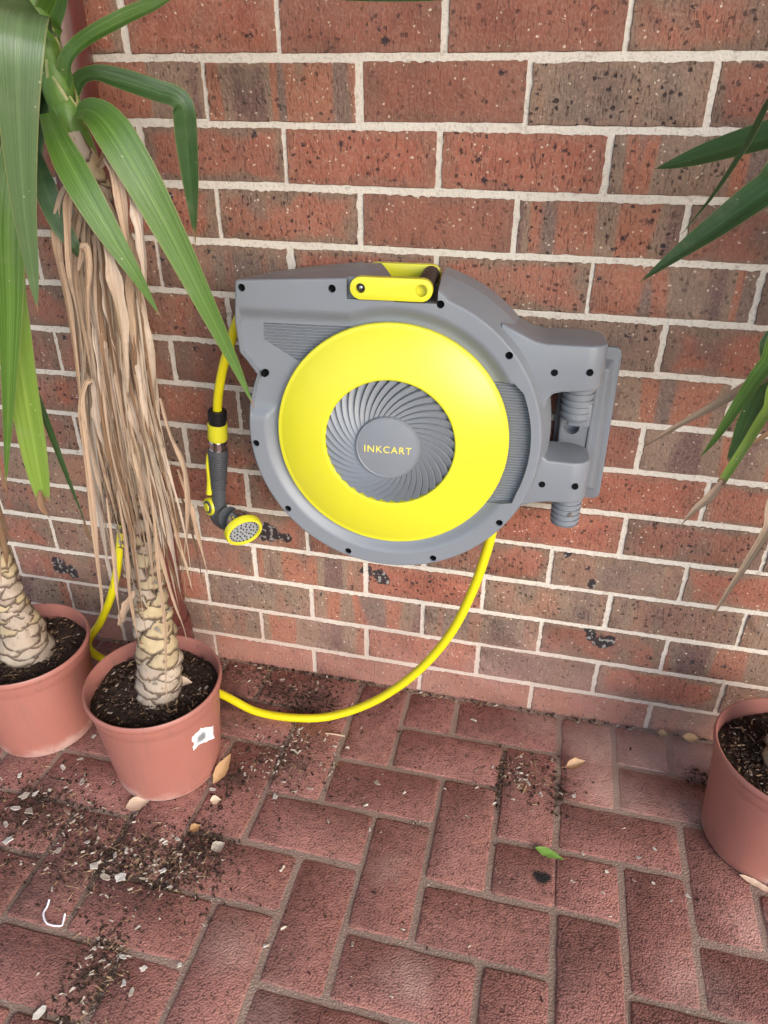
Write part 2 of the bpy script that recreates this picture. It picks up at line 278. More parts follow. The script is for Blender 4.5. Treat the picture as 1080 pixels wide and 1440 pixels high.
def m_scale(name, a, b, c3, green=False):
    s = NT(name); P = s.pos(); x = s.sep(s.N('ShaderNodeAttribute', attribute_name='leaf_uv').outputs['Vector']); rnd = s.info()['Random']
    n = s.noise(P, 60, 3, 0.65); c = s.mix(n, a, b)
    if not green: c = s.mix(s.math('MULTIPLY', rnd, 0.55), c, c3)
    c = s.mix(s.math('MULTIPLY', s.step(s.noise(s.vmath('MULTIPLY', P, (1, 1, 0.3)), 120, 2, 0.6), 0.5, 0.75), 0.5), c, c3)
    if not green:
        e = s.math('MAXIMUM', s.step(s.math('ADD', x[1], s.math('MULTIPLY', s.math('SUBTRACT', n, 0.5), 0.25)), 0.20, 0.04), s.step(s.math('ABSOLUTE', x[0]), 0.80, 0.97))
        c = s.mix(s.math('MULTIPLY', e, 0.9), c, (0.065, 0.036, 0.022))
        c = s.mix(s.math('MULTIPLY', s.step(s.noise(P, 35, 4, 0.75), 0.58, 0.68), 0.65), c, (0.17, 0.10, 0.055))
    if green:
        c = s.mix(s.math('MULTIPLY', s.step(x[1], 0.22, 0.02), 0.8), c, (0.035, 0.075, 0.012)); c = s.mix(s.math('MULTIPLY', s.step(s.math('ABSOLUTE', x[0]), 0.84, 0.95), 0.8), c, (0.40, 0.36, 0.17))
    if green: c = s.mix(s.math('MULTIPLY', s.step(s.noise(P, 30, 3, 0.6), 0.45, 0.7), 0.5), c, (0.06, 0.13, 0.02))
    return s.done(c, 0.45 if green else 0.6, s.bump(n, 0.0016, 0.9), 0.35)
M['scale'] = m_scale('trunk_scale', (0.38, 0.275, 0.135), (0.56, 0.455, 0.285), (0.27, 0.20, 0.135))
M['scale_grey'] = m_scale('trunk_scale_grey', (0.34, 0.25, 0.18), (0.52, 0.43, 0.33), (0.24, 0.18, 0.14))
M['scale_green'] = m_scale('green_sheath', (0.065, 0.14, 0.018), (0.125, 0.23, 0.032), (0.16, 0.26, 0.055), True)
M['trunk'] = m_plain('trunk_bark', (0.07, 0.042, 0.026), 0.8, 0.4, 50, 0.003, 90)
M['dry_leaf'] = m_plain('dry_tan_leaf', (0.46, 0.28, 0.15), 0.7, 0.3, 60, 0.001, 120, dirt=((0.25, 0.12, 0.05), 0.5))
M['dry_orange'] = m_plain('dry_orange_leaf', (0.36, 0.20, 0.085), 0.7, 0.3, 60, 0.001, 120, dirt=((0.2, 0.09, 0.04), 0.5))
M['dry_pale'] = m_plain('dry_pale_leaf', (0.58, 0.42, 0.30), 0.75, 0.2, 60, 0.001, 120)
M['green_bit'] = m_plain('fresh_green_leaf', (0.17, 0.30, 0.055), 0.5, 0.2, 60)
M['chip'] = m_plain('pale_bark_chip', (0.40, 0.34, 0.275), 0.85, 0.3, 90, 0.0015, 200, dirt=((0.20, 0.14, 0.09), 0.6))
M['chip_white'] = m_plain('white_bark_chip', (0.56, 0.51, 0.445), 0.85, 0.2, 90, 0.0015, 200, dirt=((0.32, 0.25, 0.19), 0.5))

# ------------------------------------------------------------------ mesh helpers
def link(name, me, mat=None, parent=None):
    o = bpy.data.objects.new(name, me); col.objects.link(o)
    if mat is not None and me is not None and not me.materials: me.materials.append(mat)
    if parent is not None: o.parent = parent
    return o
def mesh(verts, faces, smooth=None):
    me = bpy.data.meshes.new('m'); me.from_pydata([tuple(v) for v in verts], [], faces); me.update()
    if smooth is not None:
        me.polygons.foreach_set('use_smooth', [True]*len(me.polygons)); me.set_sharp_from_angle(angle=R_(smooth))
    return me
def from_bm(bm, smooth=None):
    bmesh.ops.recalc_face_normals(bm, faces=bm.faces[:])
    me = bpy.data.meshes.new('m'); bm.to_mesh(me); bm.free()
    if smooth is not None:
        me.polygons.foreach_set('use_smooth', [True]*len(me.polygons)); me.set_sharp_from_angle(angle=R_(smooth))
    return me
def part(name, me, mat, parent): return link(name, me, mat, parent)
def tag(o, label=None, cat=None, group=None, kind=None):
    if label: o['label'] = label
    if cat: o['category'] = cat
    if group: o['group'] = group
    if kind: o['kind'] = kind
    return o
def empty(name, loc, rot=(0, 0, 0)):
    o = bpy.data.objects.new(name, None); o.location = loc; o.rotation_euler = rot; o.empty_display_size = 0.05; col.objects.link(o); return o
def lathe(profile, n=64, axis='Z', closed=False):
    """profile: (r, h). axis Z: h up; axis Y: h along +Y"""
    vs, fs = [], []; k = len(profile)
    for i in range(n):
        a = 2*math.pi*i/n
        for r, h in profile:
            vs.append((r*math.cos(a), r*math.sin(a), h) if axis == 'Z' else (r*math.cos(a), h, r*math.sin(a)))
    for i in range(n):
        j = (i+1) % n
        for q in range(k - (0 if closed else 1)):
            p = (q+1) % k; fs.append((i*k+q, j*k+q, j*k+p, i*k+p))
    bm = bmesh.new(); bv = [bm.verts.new(v) for v in vs]
    for f in fs: bm.faces.new([bv[x] for x in f])
    bmesh.ops.remove_doubles(bm, verts=bm.verts[:], dist=1e-6)
    return bm
def catmull(pts, per=8):
    P = [Vector(p) for p in pts]; P = [P[0]*2-P[1]] + P + [P[-1]*2-P[-2]]; out = []
    for i in range(1, len(P)-2):
        for k in range(per):
            t = k/per; a, b, c, d = P[i-1], P[i], P[i+1], P[i+2]
            out.append(0.5*((2*b)+(c-a)*t+(2*a-5*b+4*c-d)*t*t+(3*b-a-3*c+d)*t**3))
    out.append(P[-2]); return out
def tube(pts, rad, n=14, per=8, smooth=40, raw=False):
    path = [Vector(p) for p in pts] if raw else catmull(pts, per)
    f = rad if callable(rad) else (lambda t: rad)
    vs, fs = [], []; T0 = None; nrm = None
    for i, p in enumerate(path):
        t = (path[min(i+1, len(path)-1)] - path[max(i-1, 0)]).normalized()
        if nrm is None:
            nrm = t.orthogonal().normalized()
        else:
            nrm = (nrm - t*nrm.dot(t)).normalized()
        b = t.cross(nrm); r = f(i/(len(path)-1))
        for k in range(n):
            a = 2*math.pi*k/n; vs.append(p + (nrm*math.cos(a) + b*math.sin(a))*r)
    for i in range(len(path)-1):
        for k in range(n):
            fs.append((i*n+k, i*n+(k+1) % n, (i+1)*n+(k+1) % n, (i+1)*n+k))
    fs.append(tuple(range(n-1, -1, -1))); fs.append(tuple(range((len(path)-1)*n, len(path)*n)))
    return mesh(vs, fs, smooth)
def box_bm(x0, x1, y0, y1, z0, z1, bev=0.0, seg=2):
    bm = bmesh.new(); v = [bm.verts.new(p) for p in ((x0,y0,z0),(x1,y0,z0),(x1,y1,z0),(x0,y1,z0),(x0,y0,z1),(x1,y0,z1),(x1,y1,z1),(x0,y1,z1))]
    for f in ((0,3,2,1),(4,5,6,7),(0,1,5,4),(1,2,6,5),(2,3,7,6),(3,0,4,7)): bm.faces.new([v[i] for i in f])
    if bev: bmesh.ops.bevel(bm, geom=bm.edges[:], offset=bev, segments=seg, profile=0.5, affect='EDGES')
    return bm
def prism(outline, y0, y1, bev=0.0, seg=2, round_edges=None):
    """outline in XZ, extruded along Y. round_edges: list of (index, radius) for edges running along Y"""
    bm = bmesh.new(); a = [bm.verts.new((x, y0, z)) for x, z in outline]; b = [bm.verts.new((x, y1, z)) for x, z in outline]
    n = len(outline); bm.faces.new(a); bm.faces.new(b[::-1])
    for i in range(n): bm.faces.new((a[i], b[i], b[(i+1) % n], a[(i+1) % n]))
    bmesh.ops.recalc_face_normals(bm, faces=bm.faces[:])
    if bev: bmesh.ops.bevel(bm, geom=bm.edges[:], offset=bev, segments=seg, profile=0.5, affect='EDGES')
    return bm
def ribbon(pts, width, face=(0.25, -0.9, 0.35), twist=0.0, fold=0.25, per=8, thick=0.0009, prof=None, wig=0.0, seed=0, cross=5):
    """a leaf blade: centre line, full width, way it faces, V fold; has thickness; stores leaf_uv"""
    path = catmull(pts, per); n = len(path); vs, fs, uv = [], [], []; rng = random.Random(seed); ph = rng.random()*6
    f0 = Vector(face).normalized()
    if prof is None: prof = lambda t: min(1.0, 0.45 + 2.2*t) * (1 - max(0, (t-0.35)/0.65)**1.7)
    for i, p in enumerate(path):
        t = i/(n-1); tg = (path[min(i+1, n-1)] - path[max(i-1, 0)]).normalized()
        s = tg.cross(f0)
        s = s.normalized() if s.length > 1e-3 else tg.orthogonal().normalized()
        q = Matrix.Rotation(twist*t + wig*math.sin(ph + t*7), 3, tg); s = q @ s; nn = s.cross(tg).normalized()
        hw = max(width*0.5*prof(t), 0.0004)
        for side in (0, 1):
            for c in range(cross):
                x = -1 + 2*c/(cross-1); off = abs(x)*hw*fold
                th = thick*(1 - 0.75*abs(x))
                vs.append(p + s*(x*hw) + nn*(off + (th if side else -th)*0.5)); uv.append((x, t, side))
    m = 2*cross
    for i in range(n-1):
        a, b = i*m, (i+1)*m
        for c in range(cross-1):
            fs.append((a+c, a+c+1, b+c+1, b+c)); fs.append((a+cross+c+1, a+cross+c, b+cross+c, b+cross+c+1))
        fs.append((a+cross, a, b, b+cross)); fs.append((a+cross-1, a+m-1, b+m-1, b+cross-1))
    fs.append(tuple(list(range(cross)) [::-1] + list(range(cross, m)))); e = (n-1)*m
    fs.append(tuple(list(range(e, e+cross)) + list(range(e+cross, e+m))[::-1]))
    me = mesh(vs, fs, 50); at = me.attributes.new('leaf_uv', 'FLOAT_VECTOR', 'POINT'); at.data.foreach_set('vector', [x for u in uv for x in u])
    return me
def boolean(target_me, cutter_bm, op='DIFFERENCE', selfx=False):
    a = bpy.data.objects.new('tmp_a', target_me); b = bpy.data.objects.new('tmp_b', from_bm(cutter_bm)); col.objects.link(a); col.objects.link(b)
    md = a.modifiers.new('b', 'BOOLEAN'); md.object = b; md.operation = op; md.solver = 'EXACT'; md.use_self = selfx
    dg = bpy.context.evaluated_depsgraph_get(); dg.update(); me = bpy.data.meshes.new_from_object(a.evaluated_get(dg))
    bm_ = b.data; bpy.data.objects.remove(a); bpy.data.objects.remove(b); bpy.data.meshes.remove(bm_)
    me.polygons.foreach_set('use_smooth', [True]*len(me.polygons)); me.set_sharp_from_angle(angle=R_(32)); return me
def join(*bms):
    o = bmesh.new()
    for b in bms:
        me = bpy.data.meshes.new('t'); b.to_mesh(me); b.free(); o.from_mesh(me); bpy.data.meshes.remove(me)
    return o

# ================================================================== ground and paving
rng = random.Random(4)
gm = mesh([(-60, -60, -0.06), (60, -60, -0.06), (60, 4, -0.06), (-60, 4, -0.06)], [(0, 1, 2, 3)])
tag(link('ground', gm, M['concrete']), kind='structure')
PX0, PY0, PP = 0.006, -0.006, 0.108
paving = empty('paving', (0.3, -1.0, 0)); tag(paving, kind='structure')
def rel(parent, o):           # keep world placement while parenting
    o.parent = parent; o.matrix_parent_inverse = Matrix.Translation(-Vector(parent.location)); return o
bed = rel(paving, link('joint_sand', from_bm(box_bm(-2.6, 3.2, -3.2, 0.03, -0.05, -0.0030)), M['sand']))
def paver_mesh(lx, ly, seed):
    """worn clay paver, top at z = 0, slightly uneven arris"""
    r = random.Random(seed); pts = []
    def edge(a, b, n):
        for i in range(n):
            t = i/n; pts.append((a[0]+(b[0]-a[0])*t, a[1]+(b[1]-a[1])*t))
    hx, hy = lx/2, ly/2; nx, ny = max(3, round(lx/0.03)), max(3, round(ly/0.03)); c = 0.004
    edge((-hx+c, -hy), (hx-c, -hy), nx); edge((hx-c, -hy), (hx, -hy+c), 1); edge((hx, -hy+c), (hx, hy-c), ny); edge((hx, hy-c), (hx-c, hy), 1)
    edge((hx-c, hy), (-hx+c, hy), nx); edge((-hx+c, hy), (-hx, hy-c), 1); edge((-hx, hy-c), (-hx, -hy+c), ny); edge((-hx, -hy+c), (-hx+c, -hy), 1)
    n = len(pts); vs, fs = [], []
    j = [(r.uniform(-.0011, .0011), r.uniform(-.0011, .0011)) for _ in pts]
    for k, (ins, z) in enumerate(((0, -0.045), (0, -0.0042), (0.0009, -0.0014), (0.0030, 0.0))):
        for i, (x, y) in enumerate(pts):
            dx, dy = j[i] if k else (0, 0)
            vs.append((x*(1-ins/hx)+dx, y*(1-ins/hy)+dy, z + (r.uniform(-.0005, .0003) if k == 3 else 0)))
    for k in range(3):
        for i in range(n): fs.append((k*n+i, k*n+(i+1) % n, (k+1)*n+(i+1) % n, (k+1)*n+i))
    fs.append(tuple(range(3*n, 4*n)))
    return mesh(vs, fs, 50)
GAP = 0.0100
pm_full = [paver_mesh(2*PP-GAP, PP-GAP, i) for i in range(7)]; pm_half = [paver_mesh(PP-GAP, PP-GAP, 50+i) for i in range(3)]
pm_crack = [paver_mesh(PP-GAP/2-0.0005, PP-GAP, 80+i) for i in range(2)]
def put_paver(me, x, y, rot):
    o = bpy.data.objects.new('paver', me); col.objects.link(o)
    if not me.materials: me.materials.append(M['paver'])
    o.location = (x + rng.uniform(-.0012, .0012), y + rng.uniform(-.0012, .0012), rng.uniform(-.0016, .0012))
    o.rotation_euler = (rng.uniform(-.006, .006), rng.uniform(-.006, .006), rot + rng.uniform(-.006, .006)); return o
rest = []
for j in range(0, 28):
    for i in range(-23, 29):
        s = (i + j - 3) % 4; x = PX0 + i*PP; y = PY0 - j*PP
        near = -10 <= i <= 13 and j <= 10
        if s == 0: a = (x + PP, y - PP/2, 0.0, 'full')
        elif s == 2: a = (x + PP/2, y - PP, math.pi/2, 'full')
        elif s == 3 and j == 0: a = (x + PP/2, y - PP/2, 0.0, 'half')
        else: continue
        if near:
            if (i, j) == (4, 3):
                for q in (0, 1):
                    o = put_paver(pm_crack[q], 0, 0, math.pi*q); o.location = (x + PP + (-1, 1)[q]*(PP/2-GAP/4+0.0002), y - PP/2, 0); o.rotation_euler = (0, 0, math.pi*q); rel(paving, o)
            else:
                ms = pm_full if a[3] == 'full' else pm_half
                rel(paving, put_paver(rng.choice(ms), a[0], a[1], a[2] + math.pi*rng.randint(0, 1)))
        else: rest.append(a)
bm = bmesh.new()
for (x, y, rot, k) in rest:
    lx, ly = (2*PP-GAP if k == 'full' else PP-GAP), PP-GAP
    if rot: lx, ly = ly, lx
    t = bmesh.ops.create_cube(bm, size=1.0, matrix=Matrix.Translation((x, y, -0.02)) @ Matrix.Diagonal((lx, ly, 0.04, 1)))
tag(rel(paving, link('outer_pavers', from_bm(bm), M['paver_far'])), kind='stuff')

# ================================================================== brick wall
ZTOP = 1.2715
wall = empty('brick_wall', (0.3, 0.1, 0)); tag(wall, 'red and brown speckled brick wall with cream mortar behind the hose reel', 'wall')
def mortar_mesh():
    xs = [-1.9 + 0.05*i for i in range(95)]; zs = [-0.05 + 0.05*i for i in range(53)]; vs = []; fs = []
    for z in zs:
        for x in xs: vs.append((x, 0.0022 + 0.0010*(noise.noise(Vector((x*9, 3, z*14)))), z))
    nx = len(xs)
    for b in range(len(zs)-1):
        for a in range(nx-1): fs.append((b*nx+a, b*nx+a+1, (b+1)*nx+a+1, (b+1)*nx+a))
    o = len(vs); vs += [(xs[0], 0.2, zs[0]), (xs[-1], 0.2, zs[0]), (xs[-1], 0.2, zs[-1]), (xs[0], 0.2, zs[-1])]
    tl, tr = (len(zs)-1)*nx, len(zs)*nx-1
    fs += [(o+1, o, o+3, o+2), (0, tl, o+3, o), (nx-1, o+1, o+2, tr)]
    return mesh(vs, fs, 60)
rel(wall, link('mortar', mortar_mesh(), M['mortar']))
def brick_mesh(seed):
    r = random.Random(seed); hx, hz = 0.1152, 0.0375; pts = []
    def run(a, b, n, amp, nrm):
        for i in range(n):
            t = i/n; d = (r.random()**2.6)*amp*(0.5+0.9*abs(math.sin(t*5+seed))) - 0.0006
            pts.append((a[0]+(b[0]-a[0])*t - nrm[0]*d, a[1]+(b[1]-a[1])*t - nrm[1]*d))
    run((-hx, -hz), (hx, -hz), 22, 0.0012, (0, -1)); run((hx, -hz), (hx, hz), 12, 0.0020, (1, 0))
    run((hx, hz), (-hx, hz), 46, 0.0021, (0, 1)); run((-hx, hz), (-hx, -hz), 12, 0.0020, (-1, 0))
    n = len(pts); vs, fs = [], []
    for k, (sx, sz, y) in enumerate(((1.0, 1.0, 0.012), (1.0, 1.0, 0.0010), (0.993, 0.978, 0.0))):
        for x, z in pts: vs.append((x*sx, y + (r.uniform(-.0003, .0003) if k else 0), z*sz))
    for k in range(2):
        for i in range(n): fs.append((k*n+i, k*n+(i+1) % n, (k+1)*n+(i+1) % n, (k+1)*n+i))
    fs.append(tuple(range(2*n, 3*n)))
    return mesh(vs, fs, 45)
bms = [brick_mesh(100+i) for i in range(14)]
for me in bms: me.materials.append(M['brick'])
TYPES = {'R': (0.95, 0.0, 0.35), 'O': (0.58, 0.0, 1.0), 'B': (0.02, 0.30, 0.6), 'S': (0.35, 0.9, 0.3), 'D': (0.55, 0.35, 0.7), 'P': (0.9, 0.1, 0.2)}
LAY = {0: {-2: 'O', -1: 'R', 0: 'R', 1: 'R', 2: 'O'}, 1: {-1.5: 'S', -.5: 'S', .5: 'R', 1.5: 'B', 2.5: 'O'}, 2: {-2: 'D', -1: 'O', 0: 'R', 1: 'R', 2: 'S'},
       3: {-1.5: 'O', -.5: 'O', .5: 'R', 1.5: 'S', 2.5: 'O'}, 4: {-2: 'D', -1: 'B', 0: 'O', 1: 'O', 2: 'S'}, 5: {-1.5: 'D', -.5: 'O', 1.5: 'B', 2.5: 'O'},
       6: {-3: 'D', -2: 'D', -1: 'D', 2: 'S', 3: 'O'}, 7: {-2.5: 'D', -1.5: 'D', -.5: 'B', 1.5: 'R', 2.5: 'S'}, 8: {-3: 'D', -2: 'B', -1: 'O', 2: 'R', 3: 'O'},
       9: {-2.5: 'B', -1.5: 'R', -.5: 'O', 1.5: 'R', 2.5: 'O'}, 10: {-3: 'D', -2: 'B', -1: 'D', 0: 'S', 1: 'O', 2: 'B', 3: 'O'}, 11: {-2.5: 'B', -1.5: 'D', -.5: 'S', .5: 'R', 1.5: 'B', 2.5: 'B', 3.5: 'B'},
       12: {-3: 'D', -2: 'D', -1: 'B', 0: 'S', 1: 'B', 2: 'O', 3: 'S'}, 13: {-2.5: 'B', -1.5: 'B', -.5: 'S', .5: 'P', 1.5: 'B', 2.5: 'O', 3.5: 'B'}, 14: {-2: 'B', -1: 'P', 0: 'P', 1: 'P', 2: 'P', 3: 'D'}}
rng = random.Random(11); bm = bmesh.new()
for n in range(-15, 15):
    zc = ZTOP - 0.086*n - 0.043
    if zc > 2.5: continue
    ks = [k + (0.5 if n % 2 else 0) for k in range(-8, 11)]
    for k in ks:
        xc = 0.24*k + 0.12
        if xc < -1.75 or xc > 2.6: continue
        if -3 <= n and -4.6 <= k <= 6.1:
            o = bpy.data.objects.new('brick', rng.choice(bms)); col.objects.link(o)
            o.location = (xc + rng.uniform(-.002, .002), rng.uniform(-.0012, .0008), zc + rng.uniform(-.001, .001)); o.rotation_euler = (0, rng.uniform(-.006, .006), rng.uniform(-.003, .003))
            t = TYPES[LAY.get(n, {}).get(k, rng.choice('RROOBSD'))]
            o.color = tuple(min(1, max(0, c + rng.uniform(-.07, .07))) for c in t) + (1,)
            rel(wall, o)
        else:
            bmesh.ops.create_cube(bm, size=1.0, matrix=Matrix.Translation((xc, 0.005, zc)) @ Matrix.Diagonal((0.23, 0.01, 0.075, 1)))
o = link('outer_bricks', from_bm(bm), M['brick_far']); o.color = (0.7, 0.2, 0.5, 1); tag(rel(wall, o), kind='stuff')

# verandah roof above (out of the picture; it shades the tops of things)
roof = link('verandah_roof', from_bm(box_bm(-4.0, 5.0, -2.3, 0.3, 2.52, 2.6)), M['roofing']); tag(roof, kind='structure')

# ================================================================== downpipe
dp = empty('downpipe', (-0.320, -0.048, 0)); tag(dp, 'glossy red brown round downpipe running down the wall behind the middle yucca', 'downpipe')
part('pipe', from_bm(lathe([(0, 0.002), (0.043, 0.002), (0.043, 2.5), (0, 2.5)], 40), 40), M['pipe'], dp)
part('socket', from_bm(lathe([(0.0432, 0.03), (0.0485, 0.03), (0.0485, 0.13), (0.0455, 0.137), (0.0432, 0.137)], 40), 40), M['pipe'], dp)
part('strap', from_bm(lathe([(0.0432, 1.52), (0.0455, 1.52), (0.0455, 1.55), (0.0432, 1.55)], 40), 40), M['pipe'], dp)

# ================================================================== hose reel
RB, RT = R_(4), R_(3)
RN = Vector((math.sin(RB)*math.cos(RT), -math.cos(RB)*math.cos(RT), math.sin(RT))); RX = Vector((math.cos(RB), math.sin(RB), 0)); RZ = RX.cross(-RN)
reel = empty('hose_reel', (0, 0, 0))
reel.matrix_world = Matrix(((RX.x, -RN.x, RZ.x, 0.2130), (RX.y, -RN.y, RZ.y, -0.1885), (RX.z, -RN.z, RZ.z, 0.6878), (0, 0, 0, 1)))
tag(reel, 'grey and yellow retractable hose reel mounted on the brick wall', 'hose reel')
def sstep(a, b, x):
    t = min(1, max(0, (x-a)/(b-a))); return t*t*(3-2*t)
# outline stations: y, circle swell, left side x shift, inset
def outline(y):
    sw = 0.016*sstep(0.0, 0.06, y) + 0.002*sstep(0.06, 0.12, y)
    lx = 0.026*sstep(0, 0.075, y) + 0.040*sstep(0.06, 0.14, y)
    pts = []
    def seg(a, b, n):
        for i in range(n): pts.append((a[0]+(b[0]-a[0])*i/n, a[1]+(b[1]-a[1])*i/n))
    TL = (-0.2285+lx, 0.2265); zt = 0.0025*sstep(0, .08, y)
    seg((TL[0], TL[1]-0.006), (TL[0]+0.0015, TL[1]-0.0015), 3); seg((TL[0]+0.0015, TL[1]-0.0015), (TL[0]+0.006, TL[1]), 3)
    seg((TL[0]+0.006, TL[1]), (-0.07, 0.2345+zt), 26); seg((-0.07, 0.2345+zt), (0.005, 0.2365+zt), 14)
    a0 = R_(70); Rf = lambda a: 0.224 + sw*(0.35+0.65*sstep(-0.8, 0.4, math.cos(a-R_(25))))
    p1 = (Rf(a0)*math.cos(a0), Rf(a0)*math.sin(a0)); p0 = (0.005, 0.2365+zt)
    for i in range(12):                       # eased drop to the round part
        t = i/12; c = (0.055, 0.2370+zt); pts.append(((1-t)**2*p0[0]+2*t*(1-t)*c[0]+t*t*p1[0], (1-t)**2*p0[1]+2*t*(1-t)*c[1]+t*t*p1[1]))
    a1 = R_(156.5-360)
    for i in range(150):
        a = a0 + (a1-a0)*i/150; pts.append((Rf(a)*math.cos(a), Rf(a)*math.sin(a)))
    J = (Rf(a1)*math.cos(a1), Rf(a1)*math.sin(a1))
    Lc = (min(-0.2193+lx, J[0]-0.003), 0.1085); Lb = (min(-0.2303+lx, J[0]-0.004), 0.122); Lm = (min(-0.2335+lx, J[0]-0.004), 0.168)
    seg(J, Lc, 6); seg(Lc, Lb, 6); seg(Lb, Lm, 10); seg(Lm, (TL[0], TL[1]-0.006), 12)
    return pts
def inset_pts(pts, d):                         # d < 0 pulls the outline inwards, towards the middle of the reel at corners
    n = len(pts); nr = []
    for i in range(n):
        a, b = Vector(pts[i-2]), Vector(pts[(i+2) % n]); t = b-a; nr.append(Vector((t.y, -t.x)).normalized())
    out = []
    for i in range(n):
        m = sum((nr[(i+k) % n] for k in range(-3, 4)), Vector((0, 0))).normalized(); p = Vector(pts[i]) - m*d; out.append((p.x, p.y))
    return out
def dish(x, z):
    """depth of the front face (y, + into the wall): rim flat, dished in towards the ring"""
    r = math.hypot(x, z); d1 = 0.2005 - r
    d2 = min(0.190 - z, z - 0.02, -x)                # left box panel joins the dish
    d = max(d1, d2 if x < -0.02 else -1)
    return 0.0105*sstep(0.0, 0.021, d)
def body():
    st = [(0.135, -0.006), (0.130, 0.0), (0.10, 0.0), (0.0685, 0.0), (0.0672, -0.0009), (0.066, 0.0), (0.035, 0.0), (0.016, 0.0), (0.006, 0.0), (0.0018, -0.0005), (0.0004, -0.0017), (0.0, -0.0032)]
    loops = []
    for y, ins in st:
        o = outline(y); o = inset_pts(o, ins) if ins else o
        loops.append([(x, y, z) for x, z in o])
    base = loops[-1]; K = 34; Ri = 0.165
    for k in range(1, K+1):
        t = k/K; lp = []
        for x, y, z in base:
            r = math.hypot(x, z); a = math.atan2(z, x); rr = r + (Ri-r)*t; X, Z = rr*math.cos(a), rr*math.sin(a)
            lp.append((X, dish(X, Z), Z))
        loops.append(lp)
    n = len(base); vs = [v for l in loops for v in l]; fs = []
    for k in range(len(loops)-1):
        for i in range(n): fs.append((k*n+i, (k+1)*n+i, (k+1)*n+(i+1) % n, k*n+(i+1) % n))
    fs.append(tuple(range(n))); fs.append(tuple(reversed(range((len(loops)-1)*n, len(loops)*n))))
    bm = bmesh.new(); bv = [bm.verts.new(v) for v in vs]
    for f in fs: bm.faces.new([bv[i] for i in f])
    bmesh.ops.recalc_face_normals(bm, faces=bm.faces[:]); 
    if bm.calc_volume(signed=True) < 0: bmesh.ops.reverse_faces(bm, faces=bm.faces[:])
    me = bpy.data.meshes.new('m'); bm.to_mesh(me); bm.free(); return me
HOLES = [(-0.2187, 0.2155), (-0.087, 0.2195), (0.0655, 0.2045), (0.165, 0.1385), (-0.1945, 0.0905), (-0.2145, -0.022), (-0.1685, -0.1335), (-0.069, -0.2035), (0.0725, -0.2025), (0.1735, -0.127)]
bodyme = body()
cut = []
for hx, hz in HOLES:
    c = lathe([(0, -0.02), (0.0056, -0.02), (0.0056, 0.034), (0, 0.034)], 20, 'Y'); bmesh.ops.translate(c, verts=c.verts[:], vec=(hx, 0, hz)); cut.append(c)
V1 = [(-0.193, 0.165), (-0.060, 0.166), (-0.12, 0.10), (-0.146, 0.1125), (-0.194, 0.141)]
def arc(r, a0, a1, n): return [(r*math.cos(R_(a0+(a1-a0)*i/n)), r*math.sin(R_(a0+(a1-a0)*i/n))) for i in range(n+1)]
V2 = [(0.145, 0.0965), (0.176, 0.0985)] + arc(0.2085, 24, -21, 12) + [(0.190, -0.091), (0.152, -0.0975)]
cut.append(prism(V1, -0.01, 0.0165)); cut.append(prism(V2, -0.01, 0.0150))
# hand opening under the carrying handle, slanting across the top
notch = bmesh.new()
pl = [(0.010, -0.03), (0.0618, -0.032), (0.0612, 0.1275), (-0.038, 0.128)]
a = [notch.verts.new((x, y, 0.2049)) for x, y in pl]; b = [notch.verts.new((x + (-0.004 if i in (0, 3) else 0.0), y, 0.30)) for i, (x, y) in enumerate(pl)]
notch.faces.new(a[::-1]); notch.faces.new(b)
for i in range(4): notch.faces.new((a[i], a[(i+1) % 4], b[(i+1) % 4], b[i]))
bmesh.ops.recalc_face_normals(notch, faces=notch.faces[:])
cut.append(notch)
# slots the two handle cheeks lie in
cut.append(box_bm(-0.066, 0.0605, -0.02, 0.0095, 0.2062, 0.30)); cut.append(box_bm(-0.066, 0.0605, 0.118, 0.16, 0.2062, 0.30))
for c in cut: bmesh.ops.recalc_face_normals(c, faces=c.faces[:])
nh = len(HOLES)
for c in (join(*cut[:nh], *cut[nh:nh+2]), cut[nh+2], join(cut[nh+3], cut[nh+4])): bodyme = boolean(bodyme, c)
assert len(bodyme.vertices) > 5000
bobj = part('body', bodyme, M['grey'], reel); bodyme.materials.clear(); bodyme.materials.append(M['grey'])
hole_plug_me = from_bm(lathe([(0, 0.0095), (0.0035, 0.0075), (0.0055, 0.0040), (0.0055, 0.030), (0, 0.030)], 16, 'Y'), 40)
for hx, hz in HOLES:
    o = part('screw_or_shade_plug', hole_plug_me, M['hole'], bobj); o.location = (hx, 0, hz)  # black plugs near the hole mouths paint the shade down the screw holes
# ribbed vents
def vent(poly, y, pitch, amp):
    zs = [p[1] for p in poly]; z0, z1 = min(zs), max(zs); bmv = bmesh.new(); rows = []; z = z0
    def span(z):
        xs = []
        for i in range(len(poly)):
            (xa, za), (xb, zb) = poly[i], poly[(i+1) % len(poly)]
            if (za <= z < zb) or (zb <= z < za): xs.append(xa + (xb-xa)*(z-za)/(zb-za))
        return (min(xs), max(xs)) if len(xs) >= 2 else None
    while z < z1:
        for f, yy in ((0.0, y), (0.28, y-amp), (0.62, y-amp), (0.9, y)):
            s = span(z + f*pitch)
            if s and s[1]-s[0] > 0.003: rows.append((bmv.verts.new((s[0]-0.0008, yy, z+f*pitch)), bmv.verts.new((s[1]+0.0008, yy, z+f*pitch))))
        z += pitch
    for a, b in zip(rows, rows[1:]): bmv.faces.new((a[0], a[1], b[1], b[0]))
    return from_bm(bmv, 20)
tag(part('vent', vent(V1, 0.0150, 0.0046, 0.0022), M['grey_dark'], reel), 'ribbed grey vent panel left of the yellow ring')
tag(part('vent', vent(V2, 0.0138, 0.0044, 0.0022), M['grey_dark'], reel), 'ribbed grey vent panel right of the yellow ring')
